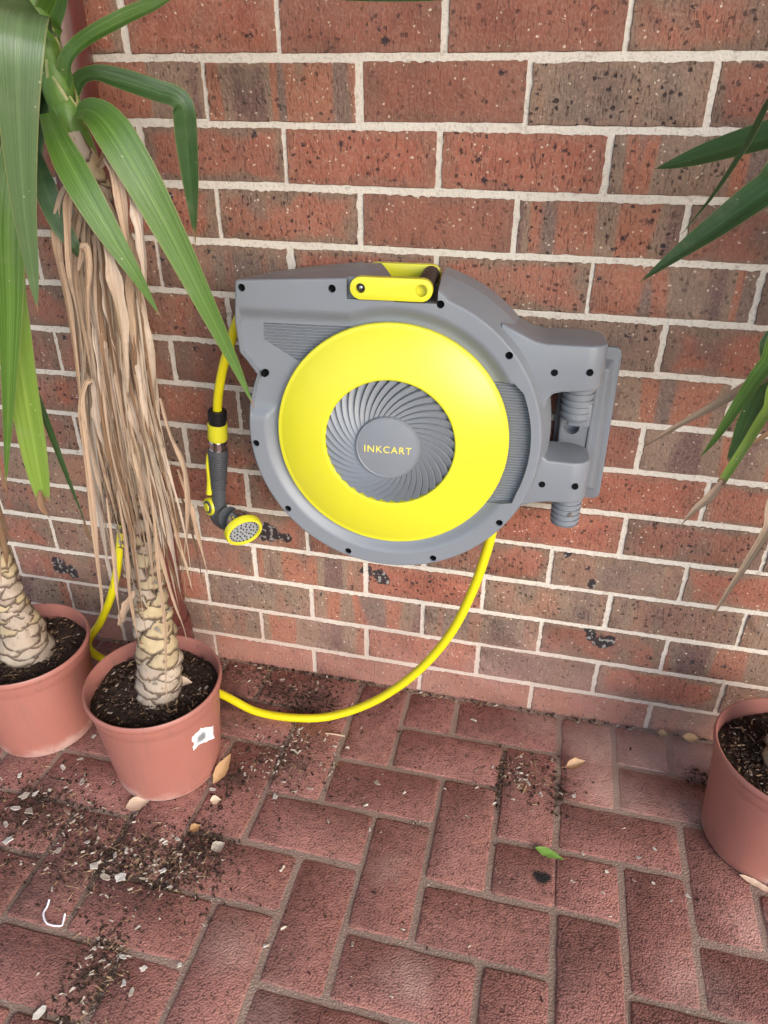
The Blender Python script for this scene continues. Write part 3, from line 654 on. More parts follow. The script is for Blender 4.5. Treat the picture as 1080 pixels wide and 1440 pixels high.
# yellow ring: rises 2 cm from its outer to its inner edge
ring = part('ring', from_bm(lathe([(0.170, 0.012), (0.1755, 0.0105), (0.1768, 0.004), (0.1766, -0.0008), (0.1752, -0.0026), (0.1722, -0.0034), (0.1690, -0.0040), (0.1682, -0.0046), (0.1030, -0.0197), (0.1010, -0.0200), (0.0993, -0.0196), (0.0980, -0.0182), (0.0976, -0.006), (0.0976, 0.004)], 180, 'Y'), 30), M['yellow'], reel)
# fan-shaped cover: blades sweeping clockwise, hub with the name
fan = part('fan_cover', from_bm(lathe([(0, -0.018), (0.045, -0.0185), (0.075, -0.0095), (0.099, -0.001)], 72, 'Y'), 40), M['black'], reel)
NB = 38
def blade():
    vs, fs = [], []; K = 14; da = 2*math.pi/NB
    for k in range(K+1):
        t = k/K; r = 0.0445 + (0.0985-0.0445)*t; sw = -0.74*(t**0.8); yb = -0.0285 + 0.0195*t**1.35
        lift = 0.0016 + 0.0066*t
        for f, yy in ((0.0, yb+0.004), (0.02, yb), (0.5, yb-lift*0.55), (0.85, yb-lift), (0.91, yb-lift+0.0010), (0.92, yb+0.006)):
            a = sw + f*da*1.02; vs.append((r*math.cos(a), yy, r*math.sin(a)))
    for k in range(K):
        for q in range(5): fs.append((k*6+q, k*6+q+1, (k+1)*6+q+1, (k+1)*6+q))
    fs.append(tuple(range(K*6, K*6+6))); fs.append((5, 4, 3, 2, 1, 0))
    bm = bmesh.new(); bv = [bm.verts.new(v) for v in vs]
    for f in fs: bm.faces.new([bv[i] for i in f])
    return from_bm(bm, 35)
bme = blade()
for i in range(NB):
    o = part('blade', bme, M['grey'], fan); o.rotation_euler = (0, 2*math.pi*i/NB, 0)
hub = part('hub', from_bm(lathe([(0, -0.0355), (0.043, -0.0352), (0.0452, -0.0346), (0.0462, -0.0352), (0.0474, -0.0350), (0.0482, -0.0335), (0.0482, -0.018)], 90, 'Y'), 30), M['grey'], reel)
tc = bpy.data.curves.new('name', 'FONT'); tc.body = 'INKCART'; tc.size = 0.0150; tc.space_character = 1.17; tc.align_x = 'CENTER'; tc.align_y = 'CENTER'; tc.extrude = 0.00035; tc.offset = 0.00006
to = bpy.data.objects.new('tmp', tc); col.objects.link(to); dg = bpy.context.evaluated_depsgraph_get(); tme = bpy.data.meshes.new_from_object(to.evaluated_get(dg)); bpy.data.objects.remove(to)
tme.materials.clear()
lt = part('lettering', tme, M['print'], hub); lt.location = (0, -0.0357, -0.0025); lt.rotation_euler = (R_(90), 0, 0)
tag(lt, 'yellow INKCART lettering')
# ---- swivel arms
def arm(out, y0, y1, rr, zr):
    bm = prism(out, y0, y1); es = []
    xm = max(x for x, z in out)
    for e in bm.edges:
        a, b = e.verts
        if abs(a.co.x-xm) < 1e-4 and abs(b.co.x-xm) < 1e-4 and abs(a.co.y-b.co.y) < 1e-5: es.append(e)
    bmesh.ops.bevel(bm, geom=es, offset=rr, segments=8, profile=0.5, affect='EDGES')
    sharp = [e for e in bm.edges if len(e.link_faces) == 2 and e.calc_face_angle(0) > R_(35)]
    bmesh.ops.bevel(bm, geom=sharp, offset=0.0035, segments=3, profile=0.5, affect='EDGES')
    return from_bm(bm, 40)
UA = [(0.150, 0.1780), (0.180, 0.1640), (0.198, 0.1555), (0.218, 0.1515), (0.3035, 0.1515), (0.3035, 0.0870), (0.245, 0.0825), (0.233, 0.0790), (0.2265, 0.0700), (0.224, 0.055), (0.150, 0.055)]
LA = [(0.150, -0.010), (0.2235, -0.012), (0.229, -0.020), (0.238, -0.0265), (0.3045, -0.0285), (0.3045, -0.0960), (0.245, -0.0960), (0.222, -0.1000), (0.200, -0.108), (0.150, -0.110)]
ua = part('swivel_arm', arm(UA, 0.022, 0.128, 0.030, 0), M['grey'], reel)
la = part('swivel_arm', arm(LA, 0.024, 0.112, 0.032, 0), M['grey'], reel)
dot = from_bm(lathe([(0, 0.0), (0.0036, 0.0), (0.0050, -0.0004), (0.0050, 0.004), (0, 0.004)], 20, 'Y'), 40)
for (x, z, p_, y) in ((0.2315, 0.1115, ua, 0.0216), (0.2805, 0.1145, ua, 0.0216), (0.2335, -0.0660, la, 0.0236), (0.2835, -0.0655, la, 0.0236)):
    o = part('screw_hole_disc', dot, M['hole'], p_); o.location = (x, y, z)  # no holes cut here; black discs paint their inner shade
# ribbed pivot sleeves under both arms (they turn with the reel)
def sleeve(z1, z0, r, ribs):
    pr = [(0, z1), (r*0.96, z1)]; h = (z1-z0)
    for i in range(ribs):
        a = z1 - h*(0.12 + 0.84*i/ribs); b = z1 - h*(0.12 + 0.84*(i+0.62)/ribs); c = z1 - h*(0.12 + 0.84*(i+1)/ribs); rr = r*(1 - 0.03*i/ribs)
        pr += [(rr, a), (rr, b), (rr*0.90, b-0.0003), (rr*0.90, c+0.0003)]
    pr += [(r*0.95, z0+0.003), (r*0.88, z0), (0, z0)]
    return from_bm(lathe(pr, 48), 30)
s1 = part('pivot_sleeve', sleeve(0.092, 0.019, 0.0245, 6), M['grey'], reel); s1.location = (0.278, 0.098, 0)
s2 = part('pivot_sleeve', sleeve(-0.090, -0.157, 0.0240, 6), M['grey'], reel); s2.location = (0.281, 0.080, 0)
o = part('screw_or_shade_plug', from_bm(lathe([(0, -0.002), (0.003, -0.0018), (0.0042, -0.0005), (0.0042, 0.006), (0, 0.006)], 20, 'Y'), 40), M['steel'], s2); o.location = (0.006, -0.0235, -0.131)
# ---- folding carrying handle
hd = empty('handle', (0, 0, 0)); hd.parent = reel
def stadium(x0, x1, z, r, n=14):
    p = []
    for i in range(n+1):
        a = R_(90 + 180*i/n); p.append((x0+r+r*math.cos(a), z+r*math.sin(a)))
    for i in range(n+1):
        a = R_(-90 + 180*i/n); p.append((x1-r+r*math.cos(a), z+r*math.sin(a)))
    return p
def cheek(y0, y1, front):
    bm = prism(stadium(-0.0605, 0.0545, 0.2228, 0.0153), y0, y1)
    for c in (bm,): pass
    sh = [e for e in bm.edges if e.calc_face_angle(0) > R_(60)]
    bmesh.ops.bevel(bm, geom=sh, offset=0.0012, segments=2, profile=0.5, affect='EDGES')
    me = from_bm(bm, 30)
    for hx in (-0.0455, 0.0392):
        if front:
            c = lathe([(0, y0-0.01), (0.0082 if hx > 0 else 0.0068, y0-0.01), (0.0082 if hx > 0 else 0.0068, y1-0.001 if hx < 0 else y1-0.0012), (0, y1-0.001 if hx < 0 else y1-0.0012)], 28, 'Y'); bmesh.ops.translate(c, verts=c.verts[:], vec=(hx, 0, 0.2228)); bmesh.ops.recalc_face_normals(c, faces=c.faces[:])
            me = boolean(me, c)
    me.materials.clear(); return me
part('cheek', cheek(-0.0065, 0.0085, True), M['yellow'], hd); part('cheek', cheek(0.1195, 0.1345, False), M['yellow'], hd)
g = part('grip', from_bm(lathe([(0, 0.0086), (0.0125, 0.0086), (0.0132, 0.012), (0.0132, 0.116), (0.0125, 0.1194), (0, 0.1194)], 40, 'Y'), 30), M['grip'], hd); g.location = (0.0402, 0, 0.2240)
for k in range(2):
    pv = part('pivot_cap', from_bm(lathe([(0, 0.0), (0.0058, 0.0), (0.0060, 0.004), (0, 0.004)], 24, 'Y'), 40), M['black'], hd); pv.location = (-0.0455, 0.0005 if k == 0 else 0.1350, 0.2228)
o = part('pin', from_bm(lathe([(0, -0.0022), (0.0022, -0.0016), (0.0030, 0.0), (0.0030, 0.002), (0, 0.002)], 20, 'Y'), 40), M['steel'], hd); o.location = (-0.0455, 0.0005, 0.2228)
hd.name = 'carry_handle'

# ================================================================== wall bracket
br = empty('wall_bracket', (0.483, 0.0, 0.53)); tag(br, 'grey plastic bracket screwed to the bricks right of the hose reel', 'bracket')
def wpart(name, bm, mat, sm=35): return rel(br, link(name, from_bm(bm, sm), mat))
plate = [(0.456, 0.530), (0.546, 0.530), (0.5425, 0.800), (0.452, 0.800)]
hole = lathe([(0, -0.1), (0.0125, -0.1), (0.0125, 0.03), (0, 0.03)], 30, 'Y'); bmesh.ops.translate(hole, verts=hole.verts[:], vec=(0.482, 0, 0.668)); bmesh.ops.recalc_face_normals(hole, faces=hole.faces[:])
pb = prism(plate, -0.011, -0.0008)
bmesh.ops.bevel(pb, geom=[e for e in pb.edges if abs(e.verts[0].co.y-e.verts[1].co.y) > 0.005], offset=0.012, segments=5, profile=0.5, affect='EDGES')
bmesh.ops.bevel(pb, geom=[e for e in pb.edges if e.calc_face_angle(0) > R_(60)], offset=0.002, segments=2, profile=0.5, affect='EDGES')
wpart('plate', pb, M['grey'])
rb = prism([(0.461, 0.548), (0.5365, 0.548), (0.534, 0.782), (0.457, 0.782)], -0.030, -0.009)
for v in rb.verts:
    if v.co.y < -0.02: v.co.x += -0.009 if v.co.x > 0.48 else 0.003; v.co.z += -0.012 if v.co.z > 0.66 else 0.012
bmesh.ops.bevel(rb, geom=rb.edges[:], offset=0.003, segments=3, profile=0.5, affect='EDGES')
rbm = boolean(from_bm(rb, 35), hole); rbm.materials.clear(); raised = rel(br, link('raised_panel', rbm, M['grey']))
for z in (0.700, 0.525):
    wpart('lug', box_bm(0.472, 0.506, -0.085, -0.028, z-0.02+0.012, z+0.02+0.012, 0.004), M['grey'])
o = wpart('rib', box_bm(0.5085, 0.5155, -0.0335, -0.0285, 0.575, 0.765, 0.002), M['grey'])
def wscrew(x, y, z, r=0.0062):
    bm = lathe([(0, -0.0030), (r*0.55, -0.0028), (r*0.9, -0.0016), (r, 0.0), (r, 0.002), (0, 0.002)], 28, 'Y')
    me = from_bm(bm, 40); c = join(box_bm(-r*0.62, r*0.62, -0.01, -0.0012, -0.0008, 0.0008), box_bm(-0.0008, 0.0008, -0.01, -0.0012, -r*0.62, r*0.62)); bmesh.ops.recalc_face_normals(c, faces=c.faces[:])
    me = boolean(me, c); me.materials.clear()
    o = link('screw_or_shade_plug', me, M['steel']); o.rotation_euler = (0, 0.5, 0); o.location = Vector((x, y, z)) - Vector(br.location); o.parent = br
wscrew(0.5345, -0.0115, 0.7905); wscrew(0.5375, -0.0115, 0.5395)
wpart('moulding_pip', lathe([(0, 0), (0.001, 0), (0.001, 0.001), (0, 0.001)], 6), M['grey']).location = Vector((0.482, -0.031, 0.635)) - Vector(br.location)

# ================================================================== supply hose (body underside -> floor -> behind the pots)
hp = [(0.3784, -0.1050, 0.5421), (0.3741, -0.1080, 0.5112), (0.3665, -0.1120, 0.4577), (0.3479, -0.1160, 0.3721), (0.3126, -0.1200, 0.2685), (0.2529, -0.1260, 0.1672), (0.1729, -0.1320, 0.0806), (0.0862, -0.1385, 0.0245), (0.011, -0.1490, 0.0095), (-0.0814, -0.1480, 0.0044),
      (-0.1629, -0.1380, 0.0256), (-0.26, -0.125, 0.040), (-0.36, -0.120, 0.035), (-0.455, -0.112, 0.040), (-0.497, -0.105, 0.070), (-0.4602, -0.0920, 0.1314), (-0.4318, -0.0820, 0.1877), (-0.4117, -0.0740, 0.2422), (-0.3976, -0.0660, 0.2939), (-0.3925, -0.0520, 0.3356), (-0.4001, -0.0260, 0.3573), (-0.4229, 0.0120, 0.3549)]
hose = link('supply_hose', tube(hp, 0.0086, 16, 10), M['hose']); tag(hose, 'yellow supply hose looping from under the reel to the floor and behind the pots', 'hose')

# ================================================================== outlet hose and spray gun
op = [(-0.0287, -0.1150, 0.8542), (-0.0468, -0.1150, 0.8397), (-0.0586, -0.1150, 0.8187), (-0.0688, -0.1150, 0.7926), (-0.0820, -0.1150, 0.7632), (-0.0936, -0.1150, 0.7294), (-0.1019, -0.1150, 0.6973), (-0.1067, -0.1150, 0.6685), (-0.1080, -0.1150, 0.6579)]
oh = link('outlet_hose', tube(op, 0.0079, 16, 10), M['hose']); tag(oh, 'short yellow hose coming out of the left side of the reel to the spray gun', 'hose')
A0 = Vector((-0.1061, -0.1150, 0.6738)); A1 = Vector((-0.1282, -0.1120, 0.4760)); ax = (A0-A1).normalized()
gun = empty('spray_gun', A0); tag(gun, 'grey and yellow hose spray gun with round shower head hanging left of the reel', 'spray gun')
def along(name, prof, mat, p0=A0, d=None, n=40, sm=35, parent=None):
    """lathe along the gun axis: prof = (radius, distance below A0)"""
    d = -ax if d is None else d
    bm = lathe(prof, n); q = Vector((0, 0, 1)).rotation_difference(d).to_matrix().to_4x4(); bm.transform(Matrix.Translation(p0 - A0) @ q)
    return part(name, from_bm(bm, sm), mat, parent or gun)
along('hose_nut', [(0, -0.002), (0.0142, -0.002), (0.0162, 0.0), (0.0162, 0.0155), (0.0145, 0.0165), (0.0145, 0.024), (0, 0.024)], M['black'])
along('connector_collar', [(0, 0.0232), (0.0160, 0.0232), (0.0174, 0.0250), (0.0172, 0.038), (0.0177, 0.0515), (0.0160, 0.0545), (0, 0.0545)], M['yellow'])
along('chrome_neck', [(0, 0.0540), (0.0150, 0.0540), (0.0162, 0.0570), (0.0150, 0.066), (0.0162, 0.0715), (0, 0.072)], M['chrome'])
gl = (A0-A1).length
rp = [(0, 0.0715), (0.0168, 0.0715), (0.0176, 0.076)]
for i in range(17):
    h = 0.080 + i*0.0045; r0 = 0.0172 - 0.0040*i/16; rp += [(r0, h), (r0*1.03, h+0.0016), (r0, h+0.0030), (r0*0.90, h+0.0036), (r0*0.90, h+0.0043)]
rp += [(0.0130, gl), (0, gl)]
grip_o = along('grip', rp, M['handle_grey'])
# head: knuckle, chrome bell, yellow bezel, spray plate
B0 = A1 + ax*0.004; HC = Vector((-0.0649, -0.1500, 0.4603)); hdn = Vector((0.64, -0.70, -0.33)).normalized()
K1 = Vector((-0.1034, -0.1250, 0.4701))
part('knuckle', tube([A1 + ax*0.014 - A0, A1 - ax*0.012 - A0, (A1*0.45 + K1*0.55) - ax*0.012 - A0, K1 - A0 + hdn*0.004], lambda t: 0.0138 + 0.0085*t, 24, 8), M['handle_grey'], gun)
HB = HC - hdn*0.026
along('bell', [(0, -0.014), (0.016, -0.014), (0.0225, -0.005), (0.0262, 0.006), (0.0285, 0.014), (0.0302, 0.0185), (0, 0.0186)], M['chrome'], HB, hdn, 48)
bz = along('bezel', [(0.0278, 0.0165), (0.0325, 0.0165), (0.0344, 0.019), (0.0344, 0.0275), (0.0327, 0.0302), (0.0290, 0.0308), (0.0278, 0.0270)], M['yellow'], HB, hdn, 56)
spp = along('spray_plate', [(0, 0.0262), (0.0282, 0.0262), (0.0282, 0.022), (0, 0.022)], M['spray'], HB, hdn, 48)
q = Vector((0, 0, 1)).rotation_difference(hdn).to_matrix().to_4x4()
nz = bmesh.new()
for rr, cnt, sz in ((0.0250, 22, 0.0015), (0.0185, 12, 0.0013), (0.0130, 9, 0.0016), (0.006, 5, 0.0014)):
    for i in range(cnt):
        a = 2*math.pi*i/cnt
        bmesh.ops.create_cone(nz, cap_ends=True, segments=8, radius1=sz, radius2=sz*0.8, depth=0.0022, matrix=Matrix.Translation((rr*math.cos(a), rr*math.sin(a), 0.0270)))
nz.transform(Matrix.Translation(HB - A0) @ q); part('nozzles', from_bm(nz, 40), M['black'], spp)
# yellow lever down the left side with a round dial
sd = Vector((-0.97, -0.24, 0)).normalized()
lv = [A0 - ax*0.083 + sd*0.0168, A0 - ax*0.105 + sd*0.0185, A0 - ax*0.130 + sd*0.0168, A0 - ax*0.150 + sd*0.0165, A0 - ax*0.165 + sd*0.0170]
part('lever', tube([p - A0 for p in lv], lambda t: 0.0034 + 0.0030*t*t, 14, 8), M['yellow'], gun)
DC = A1 + ax*0.006 + sd*0.0165; dn = Vector((-0.55, -0.80, 0.1)).normalized()
along('dial_housing', [(0, -0.014), (0.0165, -0.014), (0.0172, 0.002), (0.0158, 0.0045), (0, 0.0045)], M['yellow'], DC, dn, 40)
along('dial_ring', [(0, 0.004), (0.0120, 0.004), (0.0118, 0.0062), (0.0085, 0.0066), (0, 0.0066)], M['handle_grey'], DC, dn, 36)
along('dial_button', [(0, 0.006), (0.0078, 0.006), (0.0074, 0.0082), (0, 0.0086)], M['yellow'], DC, dn, 32)

# ================================================================== plant pots
def pot_mesh():
    pr = [(0, 0.004), (0.094, 0.004), (0.0965, 0.0), (0.0985, 0.003), (0.1005, 0.020), (0.1145, 0.172), (0.1150, 0.176), (0.1162, 0.179), (0.1185, 0.190), (0.1192, 0.200), (0.1222, 0.2030), (0.1232, 0.2075), (0.1228, 0.2125), (0.1205, 0.2155), (0.1180, 0.2145), (0.1168, 0.211), (0.1140, 0.180), (0.113, 0.165), (0, 0.165)]
    return from_bm(lathe(pr, 96), 35)
pm = pot_mesh()
def soil_mesh(seed):
    vs, fs = [(0, 0, 0.186)], []; NR, NA = 22, 72
    for k in range(1, NR+1):
        for i in range(NA):
            a = 2*math.pi*i/NA; r = 0.1146*k/NR; p = Vector((r*math.cos(a), r*math.sin(a), seed*3.1))
            z = 0.186 + 0.008*noise.noise(p*22) + 0.005*noise.noise(p*70) + 0.003*noise.noise(p*160) - 0.004*(k/NR)**4
            vs.append((p.x, p.y, z))
    for i in range(NA): fs.append((0, 1+i, 1+(i+1) % NA))
    for k in range(NR-1):
        for i in range(NA): fs.append((1+k*NA+i, 1+(k+1)*NA+i, 1+(k+1)*NA+(i+1) % NA, 1+k*NA+(i+1) % NA))
    return mesh(vs, fs, 70)
def bits(spots, size, seed, flat=0.5, long=1.0, zfun=None):
    """many crumbs in one mesh; spots: (x, y, sigma, count)"""
    r = random.Random(seed); vs, fs = [], []
    for (cx, cy, sg, n) in spots:
        for _ in range(n):
            sx, sy = sg if isinstance(sg, tuple) else (sg, sg)
            x, y = r.gauss(cx, sx), r.gauss(cy, sy)
            if zfun is None and y > -0.004: y = -0.004 - r.random()*0.006
            s = size[0] + (size[1]-size[0])*r.random()**2.5; z = (zfun(x, y) if zfun else 0.0)
            if z is None: continue
            q = Matrix.Rotation(r.random()*6.28, 3, 'Z') @ Matrix.Rotation(r.uniform(-.5, .5), 3, 'X'); o = len(vs)
            L = 1 + (long-1)*r.random()
            for v in ((-s*L, -s*.7, 0), (s*L, -s*.5, 0), (s*.8*L, s*.6, 0), (-s*.7*L, s*.7, 0), (-s*.6*L, -s*.3, s*flat), (s*.5*L, s*.2, s*flat*1.2)):
                v = q @ Vector(tuple(c*r.uniform(.7, 1.3) for c in v)); vs.append((x+v.x, y+v.y, z+v.z+s*flat*0.25))
            fs += [(o, o+1, o+5, o+4), (o+1, o+2, o+5), (o+2, o+3, o+4, o+5), (o+3, o, o+4), (o+3, o+2, o+1, o)]
    return mesh(vs, fs)
POTS = [((-0.2031, -0.3039), 'terracotta plastic pot with a torn white sticker, holding the yucca with the dead leaf skirt'),
        ((-0.5000, -0.2700), 'terracotta plastic pot at the left edge of the picture, without a sticker'),
        ((0.8990, -0.2170), 'terracotta plastic pot standing alone at the right edge by the wall')]
pots = []
for i, ((x, y), lab) in enumerate(POTS):
    p = empty('plant_pot', (x, y, 0.0015)); tag(p, lab, 'plant pot', 'terracotta plastic pots'); p.rotation_euler = (0, 0, i*2.1); pots.append(p)
    part('pot_wall', pm, M['pot'], p); part('soil', soil_mesh(i+1), M['soil'], p)
    def zf(px, py): 
        return 0.1885 if px*px+py*py < 0.108**2 else None
    tag(part('soil_crumbs', bits([(0, 0, 0.062, 1500)], (0.0012, 0.0042), 30+i, 0.8, 1.6, zf), M['crumb_dark'], p), kind='stuff')
    tag(part('straw_bits', bits([(0, 0, 0.066, 260)], (0.0008, 0.0026), 40+i, 0.4, 7.0, zf), M['straw'], p), kind='stuff')
    tag(part('pale_grit', bits([(0, 0, 0.066, 90 if i < 2 else 130)], (0.0010, 0.0042), 50+i, 0.5, 1.8, zf), M['crumb_pale'], p), kind='stuff')
# torn sticker on the middle pot, following the wall of the pot
def sticker():
    rows, cols = 14, 16; vs, fs = [], []; r = random.Random(3)
    for j in range(rows+1):
        for i in range(cols+1):
            u, v = i/cols, j/rows
            deg = -31 + 27*u; ip = lambda T: next(p + (q-p)*(deg-c)/(d-c) for (c, p), (d, q) in zip(T, T[1:]) if deg <= d + 1e-6)
            a = R_(deg + (r.uniform(-1.2, 1.2) if i in (0, cols) else 0)); top = ip([(-31, .150), (-21, .156), (-4, .128)]); bot = ip([(-31, .113), (-25, .119), (-16, .110), (-4, .096)])
            z = top + (bot-top)*v + (r.uniform(-.0015, .0015) if j in (0, rows) else 0)
            rad = 0.1005 + (z-0.020)*(0.1145-0.1005)/0.152 + 0.0006 + (0.0016*sstep(0.7, 1, v)*u)
            vs.append((rad*math.cos(a), rad*math.sin(a), z))
    for j in range(rows):
        for i in range(cols):
            k = j*(cols+1)+i; fs.append((k, k+cols+1, k+cols+2, k+1))
    n = len(vs); vs += [(x*0.9965, y*0.9965, z) for x, y, z in vs]
    fs += [tuple(n+q for q in reversed(f)) for f in fs]
    return mesh(vs, fs, 60)
def m_sticker():
    s = NT('torn_white_label'); o = s.obj(); c = s.mix(s.noise(o, 40, 4, 0.7), (0.62, 0.64, 0.68), (0.84, 0.85, 0.87))
    d = s.vmath('DISTANCE', s.vmath('ADD', o, s.vmath('MULTIPLY', s.noise(o, 90, 3, color=True), (0.012, 0.012, 0.012))), (0.107, -0.033, 0.138))
    c = s.mix(s.math('MULTIPLY', s.math('SUBTRACT', 1, s.step(d, 0.006, 0.016)), 0.85), c, (0.13, 0.135, 0.15))
    return s.done(c, 0.55)
so_ = part('sticker', sticker(), m_sticker(), pots[0]); tag(so_, 'torn white sticker with a grey smudge'); so_.rotation_euler = (0, 0, -0.0)

# ================================================================== yuccas
def scale_mesh(seed):
    """one leaf scar: a shell wrapped round the trunk, unit trunk radius 1 at its foot; z in metres"""
    r = random.Random(seed); vs, fs = [], []; nu, nv = 12, 5
    for j in range(nv+1):
        for i in range(nu+1):
            u = -1 + 2*i/nu; v = j/nv; a = R_(66)*u*(1-0.35*v)
            rad = 1.02 + (0.42 + r.uniform(-.06, .06))*(1-v)**0.9*(1-0.55*u*u) - 0.08*v + r.uniform(-.02, .02); z = 0.034*v*(1-0.5*u*u) + 0.010*u*u + 0.0022*math.sin(5*u+seed) + (r.uniform(-.0034, .0026) if j == 0 else 0)
            vs.append((rad*math.cos(a), rad*math.sin(a), z))
    for j in range(nv):
        for i in range(nu):
            k = j*(nu+1)+i; fs.append((k, k+1, k+nu+2, k+nu+1))
    n = len(vs); vs += [(x*0.9, y*0.9, z+0.001) for x, y, z in vs]; m = len(fs); fs += [tuple(n+q for q in reversed(f)) for f in fs[:m]]
    for i in range(nu): fs.append((i, n+i, n+i+1, i+1))
    me = mesh(vs, fs, 60); at = me.attributes.new('leaf_uv', 'FLOAT_VECTOR', 'POINT')
    at.data.foreach_set('vector', [q for k in range(2) for j in range(nv+1) for i in range(nu+1) for q in (-1 + 2*i/nu, j/nv, 0)]); return me
SC = [scale_mesh(i) for i in range(5)]; SCm = {}
def scale_copy(i, mat):
    k = (i, mat.name)
    if k not in SCm:
        me = SC[i].copy(); me.materials.append(mat); SCm[k] = me
    return SCm[k]
def trunk(root, path, rad, t0, t1, count, mats, jitter=0.1, seed=1, h=1.0):
    pts = catmull(path, 10); loc = Vector(root.location)
    rel(root, link('trunk', tube(pts, rad, 24, raw=True), M['trunk']))
    r = random.Random(seed)
    for i in range(count):
        t = t0 + (t1-t0)*i/count; f = t*(len(pts)-1); k = min(int(f), len(pts)-2); p = pts[k].lerp(pts[k+1], f-k); tg = (pts[k+1]-pts[k]).normalized()
        R = rad(t); q = Vector((0, 0, 1)).rotation_difference(tg) ; ang = i*2.39996 + r.uniform(-.15, .15)
        mat = mats(t, r); o = bpy.data.objects.new('leaf_scar', scale_copy(r.randrange(5), mat)); col.objects.link(o)
        o.matrix_world = Matrix.Translation(p) @ q.to_matrix().to_4x4() @ Matrix.Rotation(ang, 4, 'Z') @ Matrix.Rotation(r.uniform(-.12, .12), 4, 'X') @ Matrix.Rotation(r.uniform(-.06, .10), 4, 'Y') @ Matrix.Diagonal((R*r.uniform(.93, 1.10), R*r.uniform(.95, 1.08), h*r.uniform(.75, 1.25), 1))
        mw = o.matrix_world.copy(); o.parent = root; o.matrix_parent_inverse = Matrix.Translation(-loc)
    return pts
def leaf(root, name, pts, width, mat, **kw):
    o = link(name, ribbon(pts, width, **kw), mat); return rel(root, o)

# --- middle yucca
Y1 = empty('yucca', (-0.2031, -0.3039, 0.186)); tag(Y1, 'tall yucca with a long skirt of dead tan leaves in the pot with the sticker', 'yucca')
tp = [(-0.2025, -0.3040, 0.1618), (-0.1841, -0.3040, 0.2536), (-0.1767, -0.3040, 0.3912), (-0.1700, -0.3040, 0.5280), (-0.1739, -0.3040, 0.6727), (-0.1716, -0.3040, 0.8060), (-0.1589, -0.3040, 0.9242), (-0.1495, -0.3040, 1.0121), (-0.1495, -0.3040, 1.0803), (-0.1577, -0.3040, 1.1325), (-0.1664, -0.3040, 1.1785), (-0.1711, -0.3040, 1.2221), (-0.1737, -0.3040, 1.2573)]
trunk(Y1, tp, lambda t: 0.0335 - 0.012*min(1, t*5) - 0.003*t if t < 0.62 else max(0.012, 0.0197 - 0.12*(t-.62)), 0.012, 0.66, 135, lambda t, r: M['scale_grey'] if t < 0.09 or r.random() < 0.3 else M['scale'], seed=5, h=0.95)
TPV = [(985, tp[0]), (935, tp[1]), (850, tp[2]), (755, tp[3]), (640, tp[4])]
# fat green leaf sheaths at the crown
def sheath(root, p, ang, R, hgt, tilt=0.0, mat=None, seed=0):
    r = random.Random(seed); vs, fs = [], []; nu, nv = 12, 8
    for j in range(nv+1):
        v = j/nv
        for i in range(nu+1):
            u = -1 + 2*i/nu; a = R_(100)*u*(1-0.55*v); bul = 1 + 0.26*math.sin(math.pi*min(1, v*1.05))**1.2 - 0.1*v
            z = hgt*v*(1-0.18*u*u) + 0.012*u*u; vs.append((R*bul*math.cos(a), R*bul*math.sin(a), z))
    for j in range(nv):
        for i in range(nu): k = j*(nu+1)+i; fs.append((k, k+1, k+nu+2, k+nu+1))
    n = len(vs); vs += [(x*0.93, y*0.93, z) for x, y, z in vs]; m = len(fs); fs += [tuple(n+q for q in reversed(f)) for f in fs[:m]]
    me = mesh(vs, fs, 60); at = me.attributes.new('leaf_uv', 'FLOAT_VECTOR', 'POINT'); at.data.foreach_set('vector', [q for k in range(2) for j in range(nv+1) for i in range(nu+1) for q in (-1 + 2*i/nu, j/nv, 0)])
    o = link('leaf_sheath', me, mat or M['scale_green']); o.location = p; o.rotation_euler = (0, tilt, ang); rel(root, o); return o
CR = [Vector(p) for p in tp[7:]]
for i in range(15):
    f = 0.55 + i*0.29; k = min(int(f), len(CR)-2); p = CR[k].lerp(CR[k+1], f-k); tg = (CR[k+1]-CR[k]).normalized()
    o = sheath(Y1, (0, 0, 0), 0, 0.0160, 0.060, seed=i); q = Vector((0, 0, 1)).rotation_difference(tg).to_matrix().to_4x4()
    o.matrix_basis = Matrix.Translation(p) @ q @ Matrix.Rotation(-0.95 + (0.9, -2.3, -0.4, 2.2, -1.3)[i % 5], 4, 'Z')
G = lambda *a, **k: leaf(Y1, 'leaf', *a, **k)
wide = lambda t: min(1.0, 0.80 + 0.8*t) * (1 - max(0, (t-0.30)/0.70)**1.35)
mid = lambda t: min(1.0, 0.50 + 1.7*t) * (1 - max(0, (t-0.40)/0.60)**1.5)
G([(-0.1451, -0.3300, 1.2104), (-0.1266, -0.3800, 1.2155), (-0.1061, -0.4250, 1.2052), (-0.1080, -0.4400, 1.1686), (-0.1262, -0.4350, 1.1128), (-0.1495, -0.4250, 1.0361), (-0.1708, -0.4100, 0.9597), (-0.1803, -0.4050, 0.9136)], 0.050, M['leaf_blue'], face=(0.5, -0.8, 0.25), fold=0.10, prof=wide)
G([(-0.1614, -0.3350, 1.1224), (-0.1277, -0.3700, 1.0924), (-0.1005, -0.3850, 1.0533), (-0.0776, -0.3850, 1.0068), (-0.0565, -0.3780, 0.9589), (-0.0394, -0.3650, 0.9052)], 0.034, M['leaf'], face=(0.45, -0.8, 0.35), fold=0.22, prof=mid)
